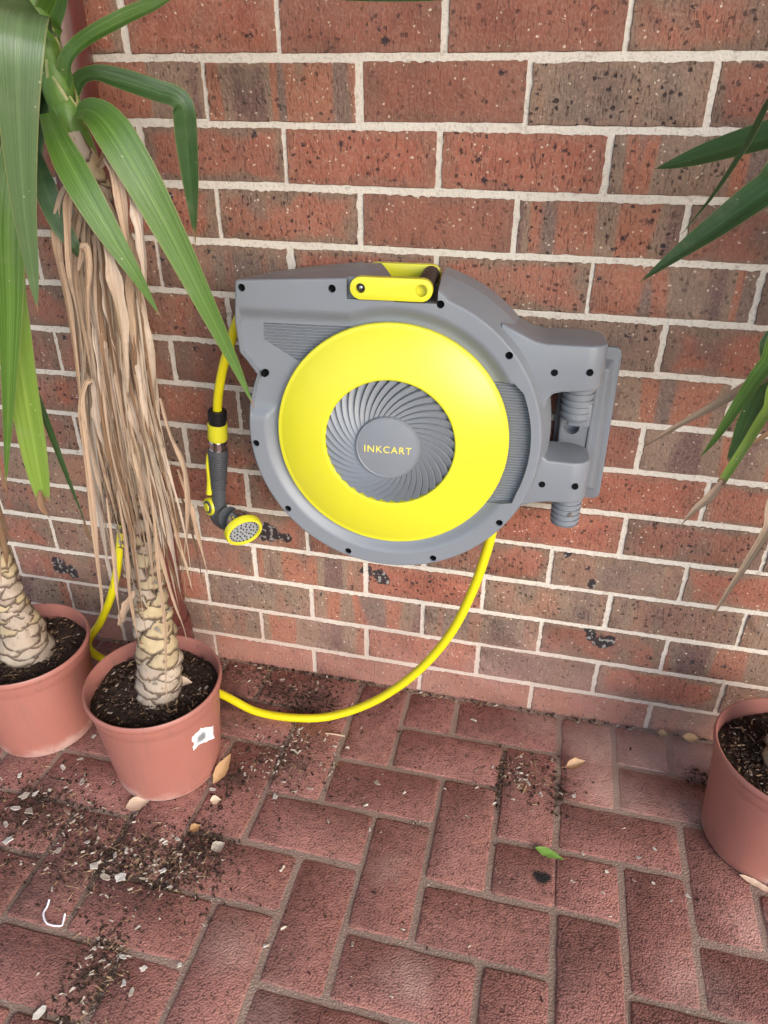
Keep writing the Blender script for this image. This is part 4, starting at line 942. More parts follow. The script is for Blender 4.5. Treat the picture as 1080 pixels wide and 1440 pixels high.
G([(-0.1292, -0.3250, 1.1239), (-0.0978, -0.3450, 1.1261), (-0.0683, -0.3600, 1.1103), (-0.0404, -0.3600, 1.0611), (-0.0165, -0.3500, 0.9958), (0.0083, -0.3350, 0.9145), (0.0289, -0.3150, 0.8342), (0.0446, -0.3000, 0.7675)], 0.043, M['leaf'], face=(0.35, -0.85, 0.40), fold=0.24, prof=lambda t: min(1, 0.38+2.0*t)*(1-max(0, (t-0.38)/0.62)**1.35))
G([(-0.1455, -0.3000, 1.1398), (-0.1454, -0.2800, 1.1556), (-0.1356, -0.2550, 1.1602), (-0.1107, -0.2350, 1.1529), (-0.0805, -0.2200, 1.1424), (-0.0616, -0.2100, 1.1354), (-0.0558, -0.2050, 1.1197), (-0.0594, -0.2000, 1.0789), (-0.0638, -0.1950, 1.0225), (-0.0698, -0.1900, 0.9601)], 0.029, M['leaf_dark'], face=(0.3, -0.75, 0.55), fold=0.35, prof=lambda t: min(1, 0.5+1.5*t)*(1-max(0, (t-0.72)/0.28)**1.8))
G([(-0.1461, -0.3100, 1.1520), (-0.1349, -0.3150, 1.1727), (-0.1171, -0.3150, 1.1874), (-0.0928, -0.3100, 1.2000), (-0.0631, -0.3000, 1.2132), (-0.0323, -0.2950, 1.2240), (-0.0080, -0.2900, 1.2342)], 0.026, M['leaf'], face=(0.3, -0.7, 0.6), fold=0.45, prof=lambda t: 0.8*(1-max(0, (t-0.7)/0.3)**2*0.7))
G([(-0.1984, -0.3200, 1.0804), (-0.1814, -0.3400, 1.0478), (-0.1631, -0.3500, 1.0059), (-0.1506, -0.3500, 0.9819), (-0.1452, -0.3450, 0.9602)], 0.026, M['leaf_dark'], face=(0.5, -0.8, 0.2), fold=0.3)
G([(-0.1852, -0.3300, 1.1364), (-0.1980, -0.3600, 1.0796), (-0.2127, -0.3800, 1.0046), (-0.2387, -0.3800, 0.9105), (-0.2833, -0.3750, 0.7805), (-0.3428, -0.3650, 0.6229)], 0.036, M['leaf'], face=(0.6, -0.75, 0.1), fold=0.3, prof=mid)
G([(-0.2476, -0.3300, 0.9870), (-0.2660, -0.3400, 0.8987), (-0.2835, -0.3400, 0.7882), (-0.2993, -0.3350, 0.6731), (-0.3107, -0.3300, 0.5892)], 0.040, M['leaf_lime'], face=(0.4, -0.85, 0.2), fold=0.28, prof=lambda t: min(1, 0.6+1.2*t)*(1-0.55*max(0, (t-0.55)/0.45)**2))
leaf(Y1, 'dead_leaf', [(-0.3075, -0.3350, 0.6114), (-0.3132, -0.3330, 0.5816), (-0.3084, -0.3300, 0.5597)], 0.012, M['dead2'], fold=0.5)
G([(-0.3174, -0.2900, 0.8107), (-0.3220, -0.2750, 0.7384), (-0.3202, -0.2650, 0.6626), (-0.3136, -0.2600, 0.5838), (-0.3054, -0.2550, 0.5022)], 0.011, M['leaf_dark'], face=(0.8, -0.5, 0.2), fold=0.5)
leaf(Y1, 'dead_leaf', [(-0.3061, -0.2560, 0.5140), (-0.3059, -0.2550, 0.4820), (-0.2994, -0.2540, 0.4648)], 0.006, M['dead2'], fold=0.5)
G([(-0.1867, -0.3000, 1.1925), (-0.1966, -0.3100, 1.2122), (-0.2042, -0.3200, 1.2221), (-0.2218, -0.3300, 1.2267)], 0.026, M['leaf_blue'], face=(0.3, -0.7, 0.6), fold=0.4)
G([(-0.1729, -0.3000, 1.1924), (-0.1783, -0.3000, 1.2126), (-0.1793, -0.3100, 1.2315), (-0.1764, -0.3200, 1.2557)], 0.022, M['leaf_blue'], face=(0.5, -0.8, 0.2), fold=0.5)
G([(-0.1701, -0.3000, 1.1957), (-0.1693, -0.3000, 1.2158), (-0.1643, -0.3100, 1.2376), (-0.1591, -0.3200, 1.2614)], 0.026, M['leaf_blue'], face=(0.5, -0.8, 0.2), fold=0.5)
G([(-0.1601, -0.3000, 1.1923), (-0.1551, -0.3050, 1.2120), (-0.1405, -0.3100, 1.2277), (-0.1213, -0.3150, 1.2489), (-0.1053, -0.3200, 1.2661)], 0.030, M['leaf'], face=(0.5, -0.8, 0.2), fold=0.6)
G([(-0.1937, -0.2700, 1.2283), (-0.2448, -0.2700, 1.1503), (-0.2793, -0.2800, 1.0638), (-0.3085, -0.2900, 0.9779)], 0.06, M['leaf_dark'], face=(0.5, -0.8, 0.2), fold=0.2)
G([(-0.1969, -0.2600, 1.2222), (-0.2438, -0.2500, 1.1349), (-0.2748, -0.2600, 1.0367), (-0.2871, -0.2700, 0.9755)], 0.05, M['leaf_dark'], face=(0.5, -0.8, 0.2), fold=0.2)
G([(-0.1675, -0.2800, 1.0782), (-0.1926, -0.2650, 1.0225), (-0.2119, -0.2620, 0.9590), (-0.2258, -0.2620, 0.8914), (-0.2334, -0.2620, 0.8400)], 0.024, M['leaf_dark'], face=(0.4, -0.9, 0.1), fold=0.3)
G([(-0.1589, -0.3000, 1.2511), (-0.0595, -0.2600, 1.2518), (0.0925, -0.2200, 1.2404), (0.1866, -0.2000, 1.2352), (0.2670, -0.1850, 1.2342)], 0.024, M['leaf_dark'], face=(0.2, -0.6, 0.75), fold=0.4, prof=lambda t: 1-0.8*t**3)
G([(-0.1878, -0.2600, 1.2491), (-0.2722, -0.1800, 1.2869), (-0.4063, -0.1200, 1.2820), (-0.5227, -0.1000, 1.2031)], 0.05, M['leaf'], face=(0.2, -0.6, 0.75), fold=0.3)
G([(-0.1351, -0.3300, 1.2415), (-0.0672, -0.4000, 1.2664), (0.0062, -0.4700, 1.2600), (0.0416, -0.5000, 1.2457)], 0.05, M['leaf'], face=(0.2, -0.6, 0.75), fold=0.3)

# skirt of dead leaves
LEFT = [(240, (-0.1817, -0.3040, 1.0600)), (330, (-0.2049, -0.3040, 0.9845)), (420, (-0.2096, -0.3040, 0.9026)), (480, (-0.2096, -0.3040, 0.8440)), (560, (-0.2206, -0.3040, 0.7590)), (620, (-0.2320, -0.3040, 0.6898)), (740, (-0.2309, -0.3040, 0.5393)), (800, (-0.2357, -0.3040, 0.4551)), (900, (-0.2486, -0.3040, 0.2988))]
RIGHT = [(240, (-0.0999, -0.3040, 1.0619)), (330, (-0.0780, -0.3040, 0.9897)), (420, (-0.0915, -0.3040, 0.9097)), (480, (-0.0976, -0.3040, 0.8522)), (560, (-0.0989, -0.3040, 0.7703)), (620, (-0.0942, -0.3040, 0.7047)), (740, (-0.0863, -0.3040, 0.5600)), (800, (-0.0857, -0.3040, 0.4794)), (900, (-0.0883, -0.3040, 0.3304))]
def env(tab, v):
    for (a, p), (b, q) in zip(tab, tab[1:]):
        if v <= b: return Vector(p).lerp(Vector(q), max(0, (v-a)/(b-a)))
    return Vector(tab[-1][1])
rg = random.Random(21); CAMP = Vector((0.43, -1.17, 1.15))
for i in range(270):
    a = rg.random(); a = 0.5 + (a-0.5)*0.86; front = rg.random() < 0.72; bow = math.sqrt(max(0.02, 1-(2*a-1)**2))
    v0 = rg.uniform(235, 420) if i < 95 else rg.uniform(320, 560); v1 = v0 + rg.uniform(240, 480); v1 = min(v1, rg.uniform(640, 900) if i % 4 else rg.uniform(560, 740))
    ph, am = rg.random()*6, rg.uniform(0.01, 0.05); ln = []; da = rg.uniform(-.10, .10)
    for k in range(8):
        t = k/7; v = v0 + (v1-v0)*t; aa = min(1.04, max(-0.04, (0.5 + (a-0.5)*(0.45+0.55*min(1, t*3))) + am*math.sin(ph + t*6) + da*t))
        p = env(LEFT, v).lerp(env(RIGHT, v), aa)
        d = (0.026 + 0.026*min(1, t*2.2)) * bow * (rg.uniform(.75, 1.15) if k == 0 else dd) ; dd = d/((0.026 + 0.026*min(1, t*2.2))*bow)
        dy = -d if front else d*0.75; e = CAMP - p; p = p + e*(dy/e.y)*0.85 + Vector((0, dy*0.15, 0)); ln.append(p)
    wd = rg.choice((0.003, 0.004, 0.004, 0.005, 0.006, 0.007, 0.008, 0.010, 0.014))
    leaf(Y1, 'dead_leaf', ln, wd, M[rg.choice(('dead', 'dead', 'dead3', 'dead3', 'dead2'))], face=(rg.uniform(-.1, .9), -0.8, rg.uniform(-.1, .3)), twist=rg.uniform(-1.4, 1.4), fold=rg.uniform(0.1, 0.5), wig=rg.uniform(0, .5), seed=i, per=5, cross=3,
         prof=(lambda t, q=rg.uniform(.3, .8), k=rg.uniform(5, 14): min(1, 0.25+3*t)*(1-0.97*max(0, (t-q)/(1.001-q)))*(1+0.22*math.sin(k*t*3))), thick=0.0008)
DL = [([(-0.1093, -0.3300, 1.0678), (-0.0855, -0.3450, 1.0844), (-0.0698, -0.3600, 1.0603), (-0.0671, -0.3650, 1.0001), (-0.0713, -0.3600, 0.9245)], 0.024, 'dead'),
      ([(-0.0868, -0.3750, 1.0010), (-0.0843, -0.3800, 0.9538), (-0.0869, -0.3800, 0.8849), (-0.0990, -0.3750, 0.7976)], 0.027, 'dead3'),
      ([(-0.0649, -0.3500, 1.0558), (-0.0500, -0.3600, 1.0234), (-0.0514, -0.3600, 0.9759), (-0.0627, -0.3550, 0.9238)], 0.024, 'dead3'),
      ([(-0.1547, -0.3300, 1.0513), (-0.1645, -0.3450, 1.0252), (-0.1755, -0.3500, 0.9766), (-0.1779, -0.3500, 0.9067), (-0.1851, -0.3500, 0.8206), (-0.2000, -0.3450, 0.7339)], 0.017, 'dead'),
      ([(-0.1309, -0.3600, 1.0205), (-0.1290, -0.3650, 1.0458), (-0.1362, -0.3700, 1.0217), (-0.1474, -0.3700, 0.9567), (-0.1537, -0.3650, 0.8941), (-0.1671, -0.3600, 0.8057)], 0.015, 'dead'),
      ([(-0.1500, -0.3700, 0.8158), (-0.1560, -0.3780, 0.8133), (-0.1691, -0.3800, 0.7829), (-0.1776, -0.3780, 0.7291), (-0.1935, -0.3700, 0.6329), (-0.2147, -0.3600, 0.5234), (-0.2341, -0.3500, 0.4229), (-0.2425, -0.3500, 0.3963)], 0.016, 'dead'),
      ([(-0.0797, -0.3300, 0.7821), (-0.0692, -0.3350, 0.7323), (-0.0562, -0.3350, 0.6896), (-0.0581, -0.3350, 0.6314), (-0.0746, -0.3300, 0.5518), (-0.0987, -0.3250, 0.4639)], 0.013, 'dead'),
      ([(-0.0878, -0.3000, 0.6571), (-0.0824, -0.2900, 0.5846), (-0.0789, -0.2850, 0.5230), (-0.0763, -0.2800, 0.4574)], 0.012, 'dead'),
      ([(-0.1037, -0.2900, 0.6622), (-0.0996, -0.2750, 0.5672), (-0.0940, -0.2700, 0.4834), (-0.0944, -0.2680, 0.4211)], 0.006, 'dead2'),
      ([(-0.0946, -0.3650, 0.7107), (-0.0966, -0.3700, 0.6221), (-0.1026, -0.3750, 0.5250), (-0.1091, -0.3750, 0.4145), (-0.1320, -0.3700, 0.2836), (-0.1426, -0.3650, 0.2183)], 0.0085, 'dead'),
      ([(-0.1162, -0.3600, 0.6375), (-0.1027, -0.3650, 0.5695), (-0.0973, -0.3600, 0.4753), (-0.0924, -0.3500, 0.3977), (-0.0934, -0.3450, 0.3559)], 0.0085, 'dead'),
      ([(-0.1510, -0.3650, 0.6475), (-0.1531, -0.3700, 0.5651), (-0.1616, -0.3720, 0.4730), (-0.1668, -0.3700, 0.3995), (-0.1699, -0.3650, 0.3575)], 0.009, 'dead'),
      ([(-0.1749, -0.3600, 0.6298), (-0.1844, -0.3600, 0.5282), (-0.1941, -0.3600, 0.4446), (-0.2054, -0.3550, 0.3651)], 0.010, 'dead'),
      ([(-0.0866, -0.3400, 0.6423), (-0.0860, -0.3350, 0.5532), (-0.0826, -0.3300, 0.4976), (-0.0809, -0.3250, 0.4500)], 0.009, 'dead'),
      ([(-0.1124, -0.3400, 0.5779), (-0.1071, -0.3350, 0.5105), (-0.1004, -0.3300, 0.4601), (-0.0864, -0.3250, 0.4290)], 0.007, 'dead2'),
      ([(-0.1375, -0.3700, 0.9572), (-0.1214, -0.3750, 0.9836), (-0.1151, -0.3780, 0.9779), (-0.1281, -0.3780, 0.9255), (-0.1465, -0.3700, 0.8498)], 0.015, 'dead'),
      ([(-0.1738, -0.3450, 0.4513), (-0.1863, -0.3500, 0.4241), (-0.2030, -0.3500, 0.3917), (-0.2143, -0.3500, 0.3745)], 0.024, 'dead')]
for i, (ln, wd, mt) in enumerate(DL): leaf(Y1, 'dead_leaf', ln, wd*0.62, M[mt], face=(0.45, -0.85, 0.2), fold=0.7, wig=0.35, twist=0.7*(-1)**i, seed=200+i, per=6, prof=lambda t: min(1, 0.35+2*t)*(1-0.95*max(0, (t-0.5)/0.5)**1.3)*(1+0.15*math.sin(t*23)))

rg = random.Random(31)
for i in range(54):
    v = rg.uniform(680, 955); base = None
    for (a_, b_) in zip(TPV, TPV[1:]):
        if a_[0] >= v >= b_[0]: base = Vector(a_[1]).lerp(Vector(b_[1]), (a_[0]-v)/(a_[0]-b_[0]))
    ang = rg.uniform(-2.6, 0.3); rr_ = 0.030 if v > 900 else 0.026; d = Vector((math.cos(ang), math.sin(ang), 0)); q0 = base + d*rr_
    leaf(Y1, 'bark_flake', [q0, q0 + d*0.008 + Vector((0, 0, 0.010)), q0 + d*rg.uniform(.010, .018) + Vector((rg.uniform(-.006, .006), 0, rg.uniform(-.012, .024)))], rg.uniform(.006, .013), M['flake'] if i % 3 else M['dead2'], face=(d.x, d.y, 0.4), fold=0.4, wig=0.5, seed=i, cross=3, per=4)

# --- left yucca (mostly out of frame)
Y2 = empty('yucca', (-0.50, -0.27, 0.186)); tag(Y2, 'thick scarred trunk of the yucca in the pot at the left edge', 'yucca')
tp2 = [(-0.5050, -0.2700, 0.1744), (-0.4939, -0.2700, 0.2574), (-0.4989, -0.2700, 0.3245), (-0.5016, -0.2700, 0.4045), (-0.5053, -0.2700, 0.4944), (-0.5090, -0.2700, 0.6184), (-0.5031, -0.2700, 0.7669), (-0.5148, -0.2700, 0.9170)]
trunk(Y2, tp2, lambda t: 0.041 - 0.019*min(1, t*4.5) - 0.002*t, 0.02, 0.99, 112, lambda t, r: M['scale_grey'] if t < 0.14 or r.random() < 0.5 else M['scale'], seed=9, h=1.05)
for i, (ln, wd, mt) in enumerate([([(-0.4265, -0.3100, 0.6468), (-0.4105, -0.3200, 0.5902), (-0.4082, -0.3200, 0.5373), (-0.4071, -0.3200, 0.4959)], 0.012, 'dead2'), ([(-0.4487, -0.3100, 0.6189), (-0.4156, -0.3250, 0.5526), (-0.4151, -0.3250, 0.4837), (-0.4310, -0.3200, 0.4343)], 0.016, 'dead2'), ([(-0.4198, -0.3000, 0.6919), (-0.3943, -0.3100, 0.6254), (-0.3942, -0.3100, 0.5737)], 0.008, 'dead2'),
        ([(-0.4184, -0.3300, 0.5815), (-0.4176, -0.3350, 0.5037), (-0.4421, -0.3300, 0.4094)], 0.012, 'dead')]): leaf(Y2, 'dead_leaf', ln, wd, M[mt], fold=0.6, seed=300+i)
rg = random.Random(8)
for i in range(14):
    a = i*2.4; p0 = Vector(tp2[-1]) + Vector((0, 0, 0.02*i)); d = Vector((math.cos(a)*0.7, math.sin(a)*0.7 if math.sin(a) < 0 else math.sin(a)*0.25, 0)); u_ = Vector((0, 0, 1))
    if d.x > 0.25: d.x = 0.2
    leaf(Y2, 'leaf', [p0, p0+d*0.12+u_*0.12, p0+d*0.30+u_*0.14, p0+d*0.44-u_*0.02], 0.045, M['leaf'] if i % 3 else M['leaf_dark'], face=(0, -0.3, 0.95), fold=0.3, seed=i)

# --- right yucca (trunk out of frame, leaves reach in)
Y3 = empty('yucca', (0.899, -0.217, 0.186)); tag(Y3, 'yucca in the pot at the right edge whose long leaves hang in from the right', 'yucca')
tp3 = [(0.90, -0.217, 0.16), (0.905, -0.217, 0.35), (0.915, -0.22, 0.6), (0.915, -0.225, 0.85), (0.91, -0.225, 1.10)]
trunk(Y3, tp3, lambda t: 0.032 - 0.008*t, 0.01, 0.98, 125, lambda t, r: M['scale_grey'] if r.random() < 0.3 else M['scale'], seed=19)
H = lambda n, p, wd, mt, **k: leaf(Y3, n, p, wd, M[mt], **k)
H('leaf', [(0.90, -0.225, 1.08), (0.6915, -0.2400, 1.1247), (0.6330, -0.2200, 1.1046), (0.5837, -0.1900, 1.0857), (0.5530, -0.1750, 1.0743), (0.5274, -0.1650, 1.0660)], 0.036, 'leaf_dark', face=(-0.2, -0.75, 0.6), fold=0.3, prof=mid)
H('leaf', [(0.90, -0.23, 1.06), (0.6305, -0.2900, 1.1817), (0.6074, -0.3000, 1.1421), (0.5953, -0.2850, 1.0953), (0.5799, -0.2700, 1.0509), (0.5598, -0.2550, 1.0079)], 0.018, 'leaf_dark', face=(0.75, -0.2, 0.5), fold=0.5, prof=mid)
H('leaf', [(0.90, -0.23, 1.02), (0.6801, -0.2700, 1.0907), (0.6348, -0.2700, 1.0574), (0.5965, -0.2550, 1.0184), (0.5604, -0.2400, 0.9821), (0.5264, -0.2250, 0.9462)], 0.037, 'leaf_dark', face=(-0.3, -0.75, 0.55), fold=0.32, prof=mid)
H('dead_leaf', [(0.905, -0.24, 0.86), (0.7226, -0.2700, 0.8897), (0.6851, -0.2700, 0.8585), (0.6435, -0.2500, 0.8109), (0.6067, -0.2350, 0.7719), (0.5700, -0.2250, 0.7327)], 0.022, 'dead', face=(-0.3, -0.75, 0.55), fold=0.5, prof=lambda t: (1-t)**0.7*0.9+0.05)
H('leaf', [(0.905, -0.24, 0.86), (0.7013, -0.2900, 0.9227), (0.6760, -0.2900, 0.8783), (0.6623, -0.2800, 0.8317), (0.6480, -0.2700, 0.7776), (0.6349, -0.2600, 0.7388)], 0.019, 'leaf', face=(-0.4, -0.75, 0.5), fold=0.4, prof=mid)
H('leaf', [(0.905, -0.24, 0.88), (0.7009, -0.2500, 0.9030), (0.6954, -0.2450, 0.8533), (0.6878, -0.2350, 0.7929), (0.6843, -0.2300, 0.7507), (0.6788, -0.2260, 0.7244)], 0.024, 'leaf_dark', face=(-0.4, -0.75, 0.5), fold=0.3, prof=lambda t: 1-0.8*max(0, (t-.6)/.4)**1.5)
H('leaf', [(0.905, -0.24, 0.84), (0.7062, -0.3000, 0.8691), (0.6872, -0.3000, 0.8259), (0.6775, -0.2900, 0.7774), (0.6622, -0.2850, 0.7190)], 0.015, 'leaf_lime', face=(-0.4, -0.75, 0.5), fold=0.4, prof=lambda t: 1-0.3*t)
H('dead_leaf', [(0.6626, -0.2860, 0.7236), (0.6551, -0.2830, 0.6984), (0.6410, -0.2810, 0.6764), (0.6287, -0.2800, 0.6501)], 0.011, 'dead', face=(-0.4, -0.75, 0.5), fold=0.5)
H('dead_leaf', [(0.91, -0.24, 0.72), (0.7507, -0.2600, 0.7067), (0.7407, -0.2600, 0.6463), (0.7305, -0.2550, 0.5902), (0.7190, -0.2500, 0.5362), (0.7099, -0.2450, 0.4859)], 0.020, 'dead', face=(-0.4, -0.75, 0.5), fold=0.5, prof=lambda t: 1-0.85*t)
H('dead_leaf', [(0.7496, -0.2500, 0.8099), (0.7127, -0.2500, 0.7815), (0.6977, -0.2450, 0.7620), (0.6931, -0.2430, 0.7546)], 0.007, 'dead2', fold=0.5)
for i in range(16):
    a = i*2.4; p0 = Vector((0.91, -0.225, 0.86 + 0.02*i)); d = Vector((abs(math.cos(a))*0.7 + 0.1, math.sin(a)*0.6 if math.sin(a) < 0 else math.sin(a)*0.2, 0)); u_ = Vector((0, 0, 1))
    H('leaf', [p0, p0+d*0.12+u_*0.10, p0+d*0.32+u_*0.10, p0+d*0.46-u_*0.08], 0.04, 'leaf' if i % 2 else 'leaf_dark', face=(0, -0.3, 0.95), fold=0.3, seed=i)

# ================================================================== litter on the paving
tag(link('soil_crumbs', bits([(-0.215, -0.514, (0.10, 0.05), 1100), (-0.10, -0.515, (0.05, 0.03), 500), (-0.127, -0.698, (0.022, 0.045), 600), (-0.06, -0.455, 0.03, 300), (-0.40, -0.45, (0.07, 0.04), 500), (0.0, -0.088, (0.06, 0.022), 700), (-0.10, -0.03, (0.12, 0.02), 400), (0.437, -0.20, (0.004, 0.045), 170), (0.475, -0.185, (0.04, 0.03), 150), (0.545, -0.215, (0.010, 0.03), 110), (0.02, -0.25, (0.06, 0.05), 380), (0.3, -0.007, (0.5, 0.003), 330), (-0.07, -0.33, (0.012, 0.04), 160), (0.30, -0.45, (0.4, 0.25), 160), (0.82, -0.115, (0.02, 0.015), 150), (0.99, -0.30, (0.05, 0.01), 60)], (0.0009, 0.0034), 1, 0.6, 1.7), M['crumb_dark']), kind='stuff')
tag(link('pale_grit', bits([(-0.20, -0.515, (0.09, 0.05), 120), (-0.11, -0.515, (0.045, 0.03), 100), (-0.125, -0.69, (0.02, 0.04), 90), (-0.38, -0.44, (0.07, 0.05), 70), (0.02, -0.235, (0.06, 0.05), 150), (0.465, -0.18, (0.035, 0.03), 60), (0.3, -0.008, (0.5, 0.004), 45), (0.25, -0.40, (0.4, 0.25), 110), (-0.05, -0.05, (0.1, 0.02), 60)], (0.0009, 0.0042), 2, 0.5, 1.9), M['crumb_pale']), kind='stuff')
tag(link('straw_bits', bits([(-0.20, -0.515, (0.09, 0.05), 260), (-0.11, -0.515, (0.05, 0.03), 200), (-0.127, -0.69, (0.025, 0.04), 220), (-0.38, -0.44, (0.07, 0.05), 110), (0.02, -0.25, (0.06, 0.05), 110), (0.47, -0.185, (0.04, 0.03), 80), (0.25, -0.012, (0.5, 0.006), 160), (-0.1, -0.05, (0.1, 0.02), 80)], (0.0007, 0.0020), 3, 0.4, 8.0), M['straw']), kind='stuff')
def chip_mesh(seed, n=6):
    r = random.Random(seed); pts = []
    for i in range(n):
        a = 2*math.pi*(i+r.uniform(-.25, .25))/n; q = r.choice((r.uniform(.5, .75), r.uniform(.85, 1.15))); pts.append((q*math.cos(a), 0.66*q*math.sin(a)))
    bend = r.uniform(-.25, .35); vs = [(x, y, 0.0 + bend*x*x*0.5) for x, y in pts] + [(x*.97, y*.97, 0.10 + bend*x*x*0.5 + r.uniform(-.04, .08)) for x, y in pts] + [(r.uniform(-.2, .2), r.uniform(-.1, .1), 0.13)]
    fs = [tuple(reversed(range(n)))] + [(i, (i+1) % n, n+(i+1) % n, n+i) for i in range(n)] + [(n+i, n+(i+1) % n, 2*n) for i in range(n)]
    return mesh(vs, fs)
CH = [chip_mesh(i, 6 + i % 4) for i in range(8)]; CHm = {}
CHIPS = [((-0.2218, -0.5406), .0165, 'w'), ((-0.1932, -0.5563), .015, 'g'), ((-0.1664, -0.5500), .0165, 'w'), ((-0.2590, -0.5036), .010, 'w'), ((-0.2990, -0.5300), .011, 'g'), ((-0.1982, -0.5146), .012, 'g'), ((-0.1027, -0.5219), .014, 'w'), ((-0.3960, -0.5330), .015, 'w'), ((-0.1704, -0.7608), .0165, 'w'), ((-0.0555, -0.6737), .009, 'w'),
         ((-0.4665, -0.4069), .013, 'w'), ((-0.3987, -0.3701), .012, 'w'), ((-0.3429, -0.3913), .013, 'g'), ((-0.3769, -0.3436), .010, 'g'), ((-0.4280, -0.4445), .015, 'g'), ((-0.4264, -0.4712), .014, 'w'), ((-0.3973, -0.4722), .016, 'g'), ((-0.3836, -0.2854), .011, 'w'), ((-0.4116, -0.4358), .010, 'w'), ((0.2079, -0.2647), .0125, 'g'), ((0.0226, -0.1699), .0085, 'w'), ((0.0294, -0.3382), .011, 'w'),
         ((0.5753, -0.2078), .0085, 'w'), ((0.7055, -0.3550), .007, 'w'), ((0.7596, -0.3651), .008, 'w'), ((0.6854, -0.3118), .007, 'w'), ((0.6306, -0.3518), .006, 'w'), ((0.7133, -0.2872), .0065, 'w'), ((-0.0903, -0.3501), .010, 'w'), ((-0.0046, -0.6565), .008, 'w'), ((-0.0956, -0.6661), .010, 'w'), ((-0.0567, -0.7067), .010, 'g'), ((-0.0731, -0.6985), .010, 'w'), ((-0.0772, -0.5458), .008, 'w'), ((-0.1075, -0.4607), .009, 'g'), ((-0.4227, -0.5056), .012, 'g'), ((-0.3905, -0.4226), .008, 'g'), ((0.7324, -0.3802), .006, 'w')]
CHIPLAB = {0: 'white oblong bark chip in the dark soil in front of the sticker pot', 1: 'grey square bark chip, left of a touching pair in the soil', 2: 'white square bark chip, right of a touching pair in the soil', 8: 'large white bark chip in the joint at the bottom left corner', 19: 'single tan bark chip on a bare paver in front of the yellow hose loop',
           20: 'pale bark chip lying right below the lowest bend of the yellow hose', 21: 'white bark chip on a paving joint between the sticker pot and the hose', 22: 'pale bark chip just below the curled dry leaf', 24: 'white bark chip on the paving joint in front of the right pot', 10: 'white bark chip against the foot of the leftmost pot', 17: 'white bark chip between the two left pots', 28: 'white bark chip at the foot of the sticker pot beside the orange tan leaf'}
rg = random.Random(77)
for i, ((x, y), s, k) in enumerate(CHIPS):
    j = rg.randrange(8)
    if (j, k) not in CHm:
        me = CH[j].copy(); me.materials.append(M['chip_white' if k == 'w' else 'chip']); CHm[(j, k)] = me
    o = link('bark_chip', CHm[(j, k)]); o.location = (x, y, 0.002); s *= 0.72; o.scale = (s, s, s*1.1); o.rotation_euler = (rg.uniform(-.25, .25), rg.uniform(-.2, .2), rg.random()*6.3)
    tag(o, CHIPLAB.get(i, 'one of the many small pale bark chips scattered over the red paving'), 'bark chip', 'pale bark chips scattered over the paving')
def dry_leaf(name, mat, label, p, length, width, rot, curl=0.5, cat='leaf', tail=0.15):
    n, m = 14, 6; vs, fs = [], []; rr = random.Random(sum(map(ord, label)))
    for i in range(n+1):
        t = i/n; hw = width*0.5*((math.sin(math.pi*max(0, (t-tail)/(1-tail))**0.8)**1.15) if t > tail else 0) + 0.0007
        for j in range(m+1):
            u = -1 + 2*j/m; vs.append(((t-0.5)*length, u*hw*(1+rr.uniform(-.08, .08)), 0.002 + curl*abs(u)**1.6*hw*0.8 + curl*0.10*length*(2*t-1)**2 + rr.uniform(-.0006, .0006)))
    for i in range(n):
        for j in range(m): k = i*(m+1)+j; fs.append((k, k+m+1, k+m+2, k+1))
    k = len(vs); vs += [(x, y, z-0.0006) for x, y, z in vs]; q = len(fs); fs += [tuple(k+a for a in reversed(f)) for f in fs[:q]]
    o = link(name, mesh(vs, fs, 60), mat); o.location = p; o.rotation_euler = rot; return tag(o, label, cat)
gx = lambda p, z=0.0: (p[0], p[1], z)
dry_leaf('dry_leaf', M['dry_leaf'], 'curled dry tan leaf casting a small shadow in the middle of the paving', gx((0.5721, -0.1408), 0.007), 0.050, 0.020, (0.35, -0.12, 0.45), 0.9, tail=0.22)
dry_leaf('dry_leaf', M['dry_orange'], 'orange tan dry leaf leaning against the pot with the sticker', gx((-0.0849, -0.3134), 0.020), 0.064, 0.022, (0.5, -0.75, 1.05), 0.45, tail=0.02)
dry_leaf('dry_leaf', M['dry_pale'], 'pale dry leaf sticking out from under the pot with the sticker', gx((-0.2109, -0.4125), 0.002), 0.046, 0.028, (0.1, 0.05, 0.75), 0.25, tail=0.0)
dry_leaf('dry_leaf', M['dry_leaf'], 'dry tan leaf lying against the foot of the wall near the right pot', gx((0.8024, -0.0128), 0.006), 0.036, 0.016, (0.7, 0, 0.1), 0.5)
dry_leaf('dry_leaf', M['dry_leaf'], 'grey brown dry leaf scrap at the foot of the wall left of another dry leaf', gx((0.7498, -0.0117), 0.005), 0.022, 0.012, (0.6, 0, -0.2), 0.5)
dry_leaf('dry_leaf', M['dry_orange'], 'tiny orange leaf on the paving in front of the sticker pot', gx((-0.0869, -0.4383), 0.004), 0.024, 0.015, (0.3, 0.2, 1.0), 0.5)
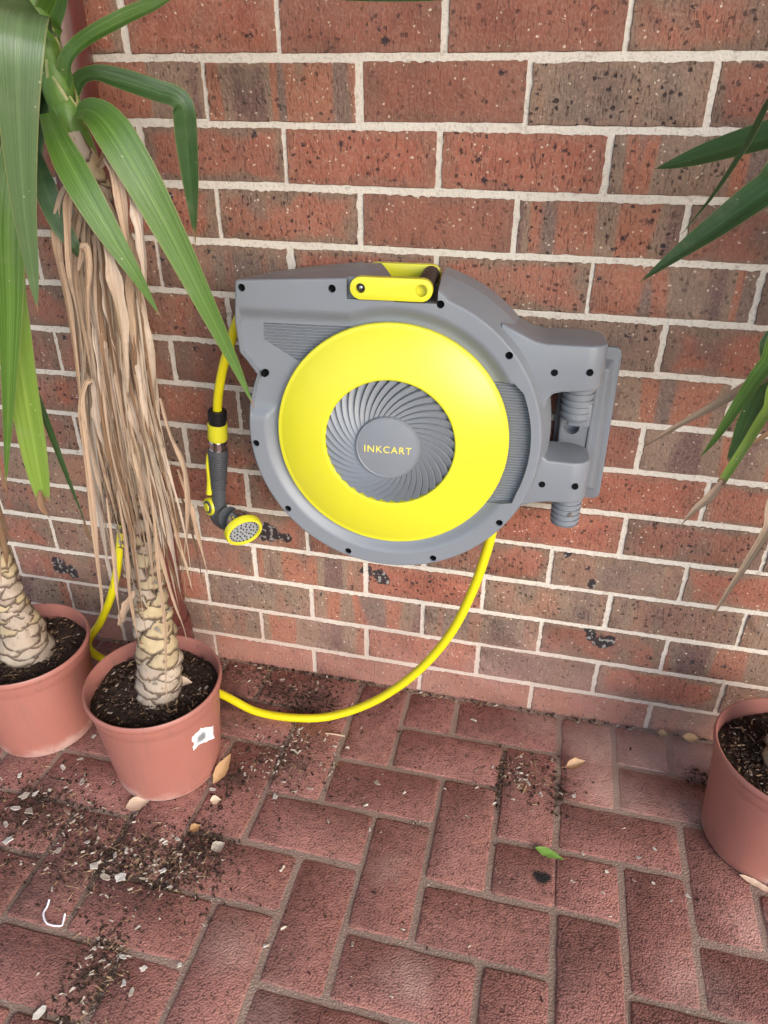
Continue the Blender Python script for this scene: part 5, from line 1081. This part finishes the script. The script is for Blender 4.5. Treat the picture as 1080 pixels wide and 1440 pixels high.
dry_leaf('dry_leaf', M['chip'], 'greenish tan leaf scrap lying flat on a paver left of centre', gx((-0.0301, -0.4610), 0.003), 0.026, 0.020, (0.1, 0.1, 0.9), 0.3, tail=0.0)
dry_leaf('dry_leaf', M['dry_orange'], 'small rust coloured leaf in the crack below the wall above the yellow hose', gx((-0.0492, 0.0058), 0.006), 0.022, 0.012, (0.5, 0, -0.1), 0.4)
dry_leaf('dry_leaf', M['dry_pale'], 'yellow green leaf scrap beside the sticker pot', gx((-0.0750, -0.3741), 0.004), 0.020, 0.016, (0.3, 0.2, 0.5), 0.4, tail=0.0)
dry_leaf('leaf_scrap', M['green_bit'], 'torn piece of fresh green leaf on the right hand paving', gx((0.5341, -0.3420), 0.003), 0.050, 0.015, (0.1, 0.05, -0.2), 0.25, tail=0.0)
dry_leaf('dry_leaf', M['dry_pale'], 'pale straw leaf stuck under the front of the right pot', gx((0.8752, -0.3202), 0.004), 0.060, 0.010, (0.2, 0.05, -0.35), 0.3, tail=0.0)
dry_leaf('dry_leaf', M['dry_pale'], 'dry leaf scrap lying on the soil beside the trunk in the sticker pot', (-0.155, -0.285, 0.200), 0.034, 0.018, (0.3, 0.1, 0.2), 0.4, tail=0.0)
st = [((0.0767, -0.1708), (0.1172, -0.1690)), ((0.0010, -0.0227), (0.0401, -0.0250))]
for i, (a, b) in enumerate(st[:1]):
    tag(link('straw', tube([gx(a, .004), gx(((a[0]+b[0])/2, (a[1]+b[1])/2), .005), gx(b, .004)], 0.0014, 8, 4), M['dry_pale']), 'pale straw stalk lying on the paving in front of the yellow hose', 'straw')
tw = [(-0.2560, -0.6142), (-0.2546, -0.6236), (-0.2537, -0.6342), (-0.2444, -0.6438), (-0.2336, -0.6483), (-0.2147, -0.6461), (-0.2150, -0.6381), (-0.2172, -0.6292)]
tag(link('plastic_tie', tube([(p[0], p[1], 0.004 + 0.004*(i in (0, 7))) for i, p in enumerate(tw)], 0.0015, 8, 6), M['white_tie']), 'bent white plastic tie lying in a paving joint bottom left', 'plastic tie')
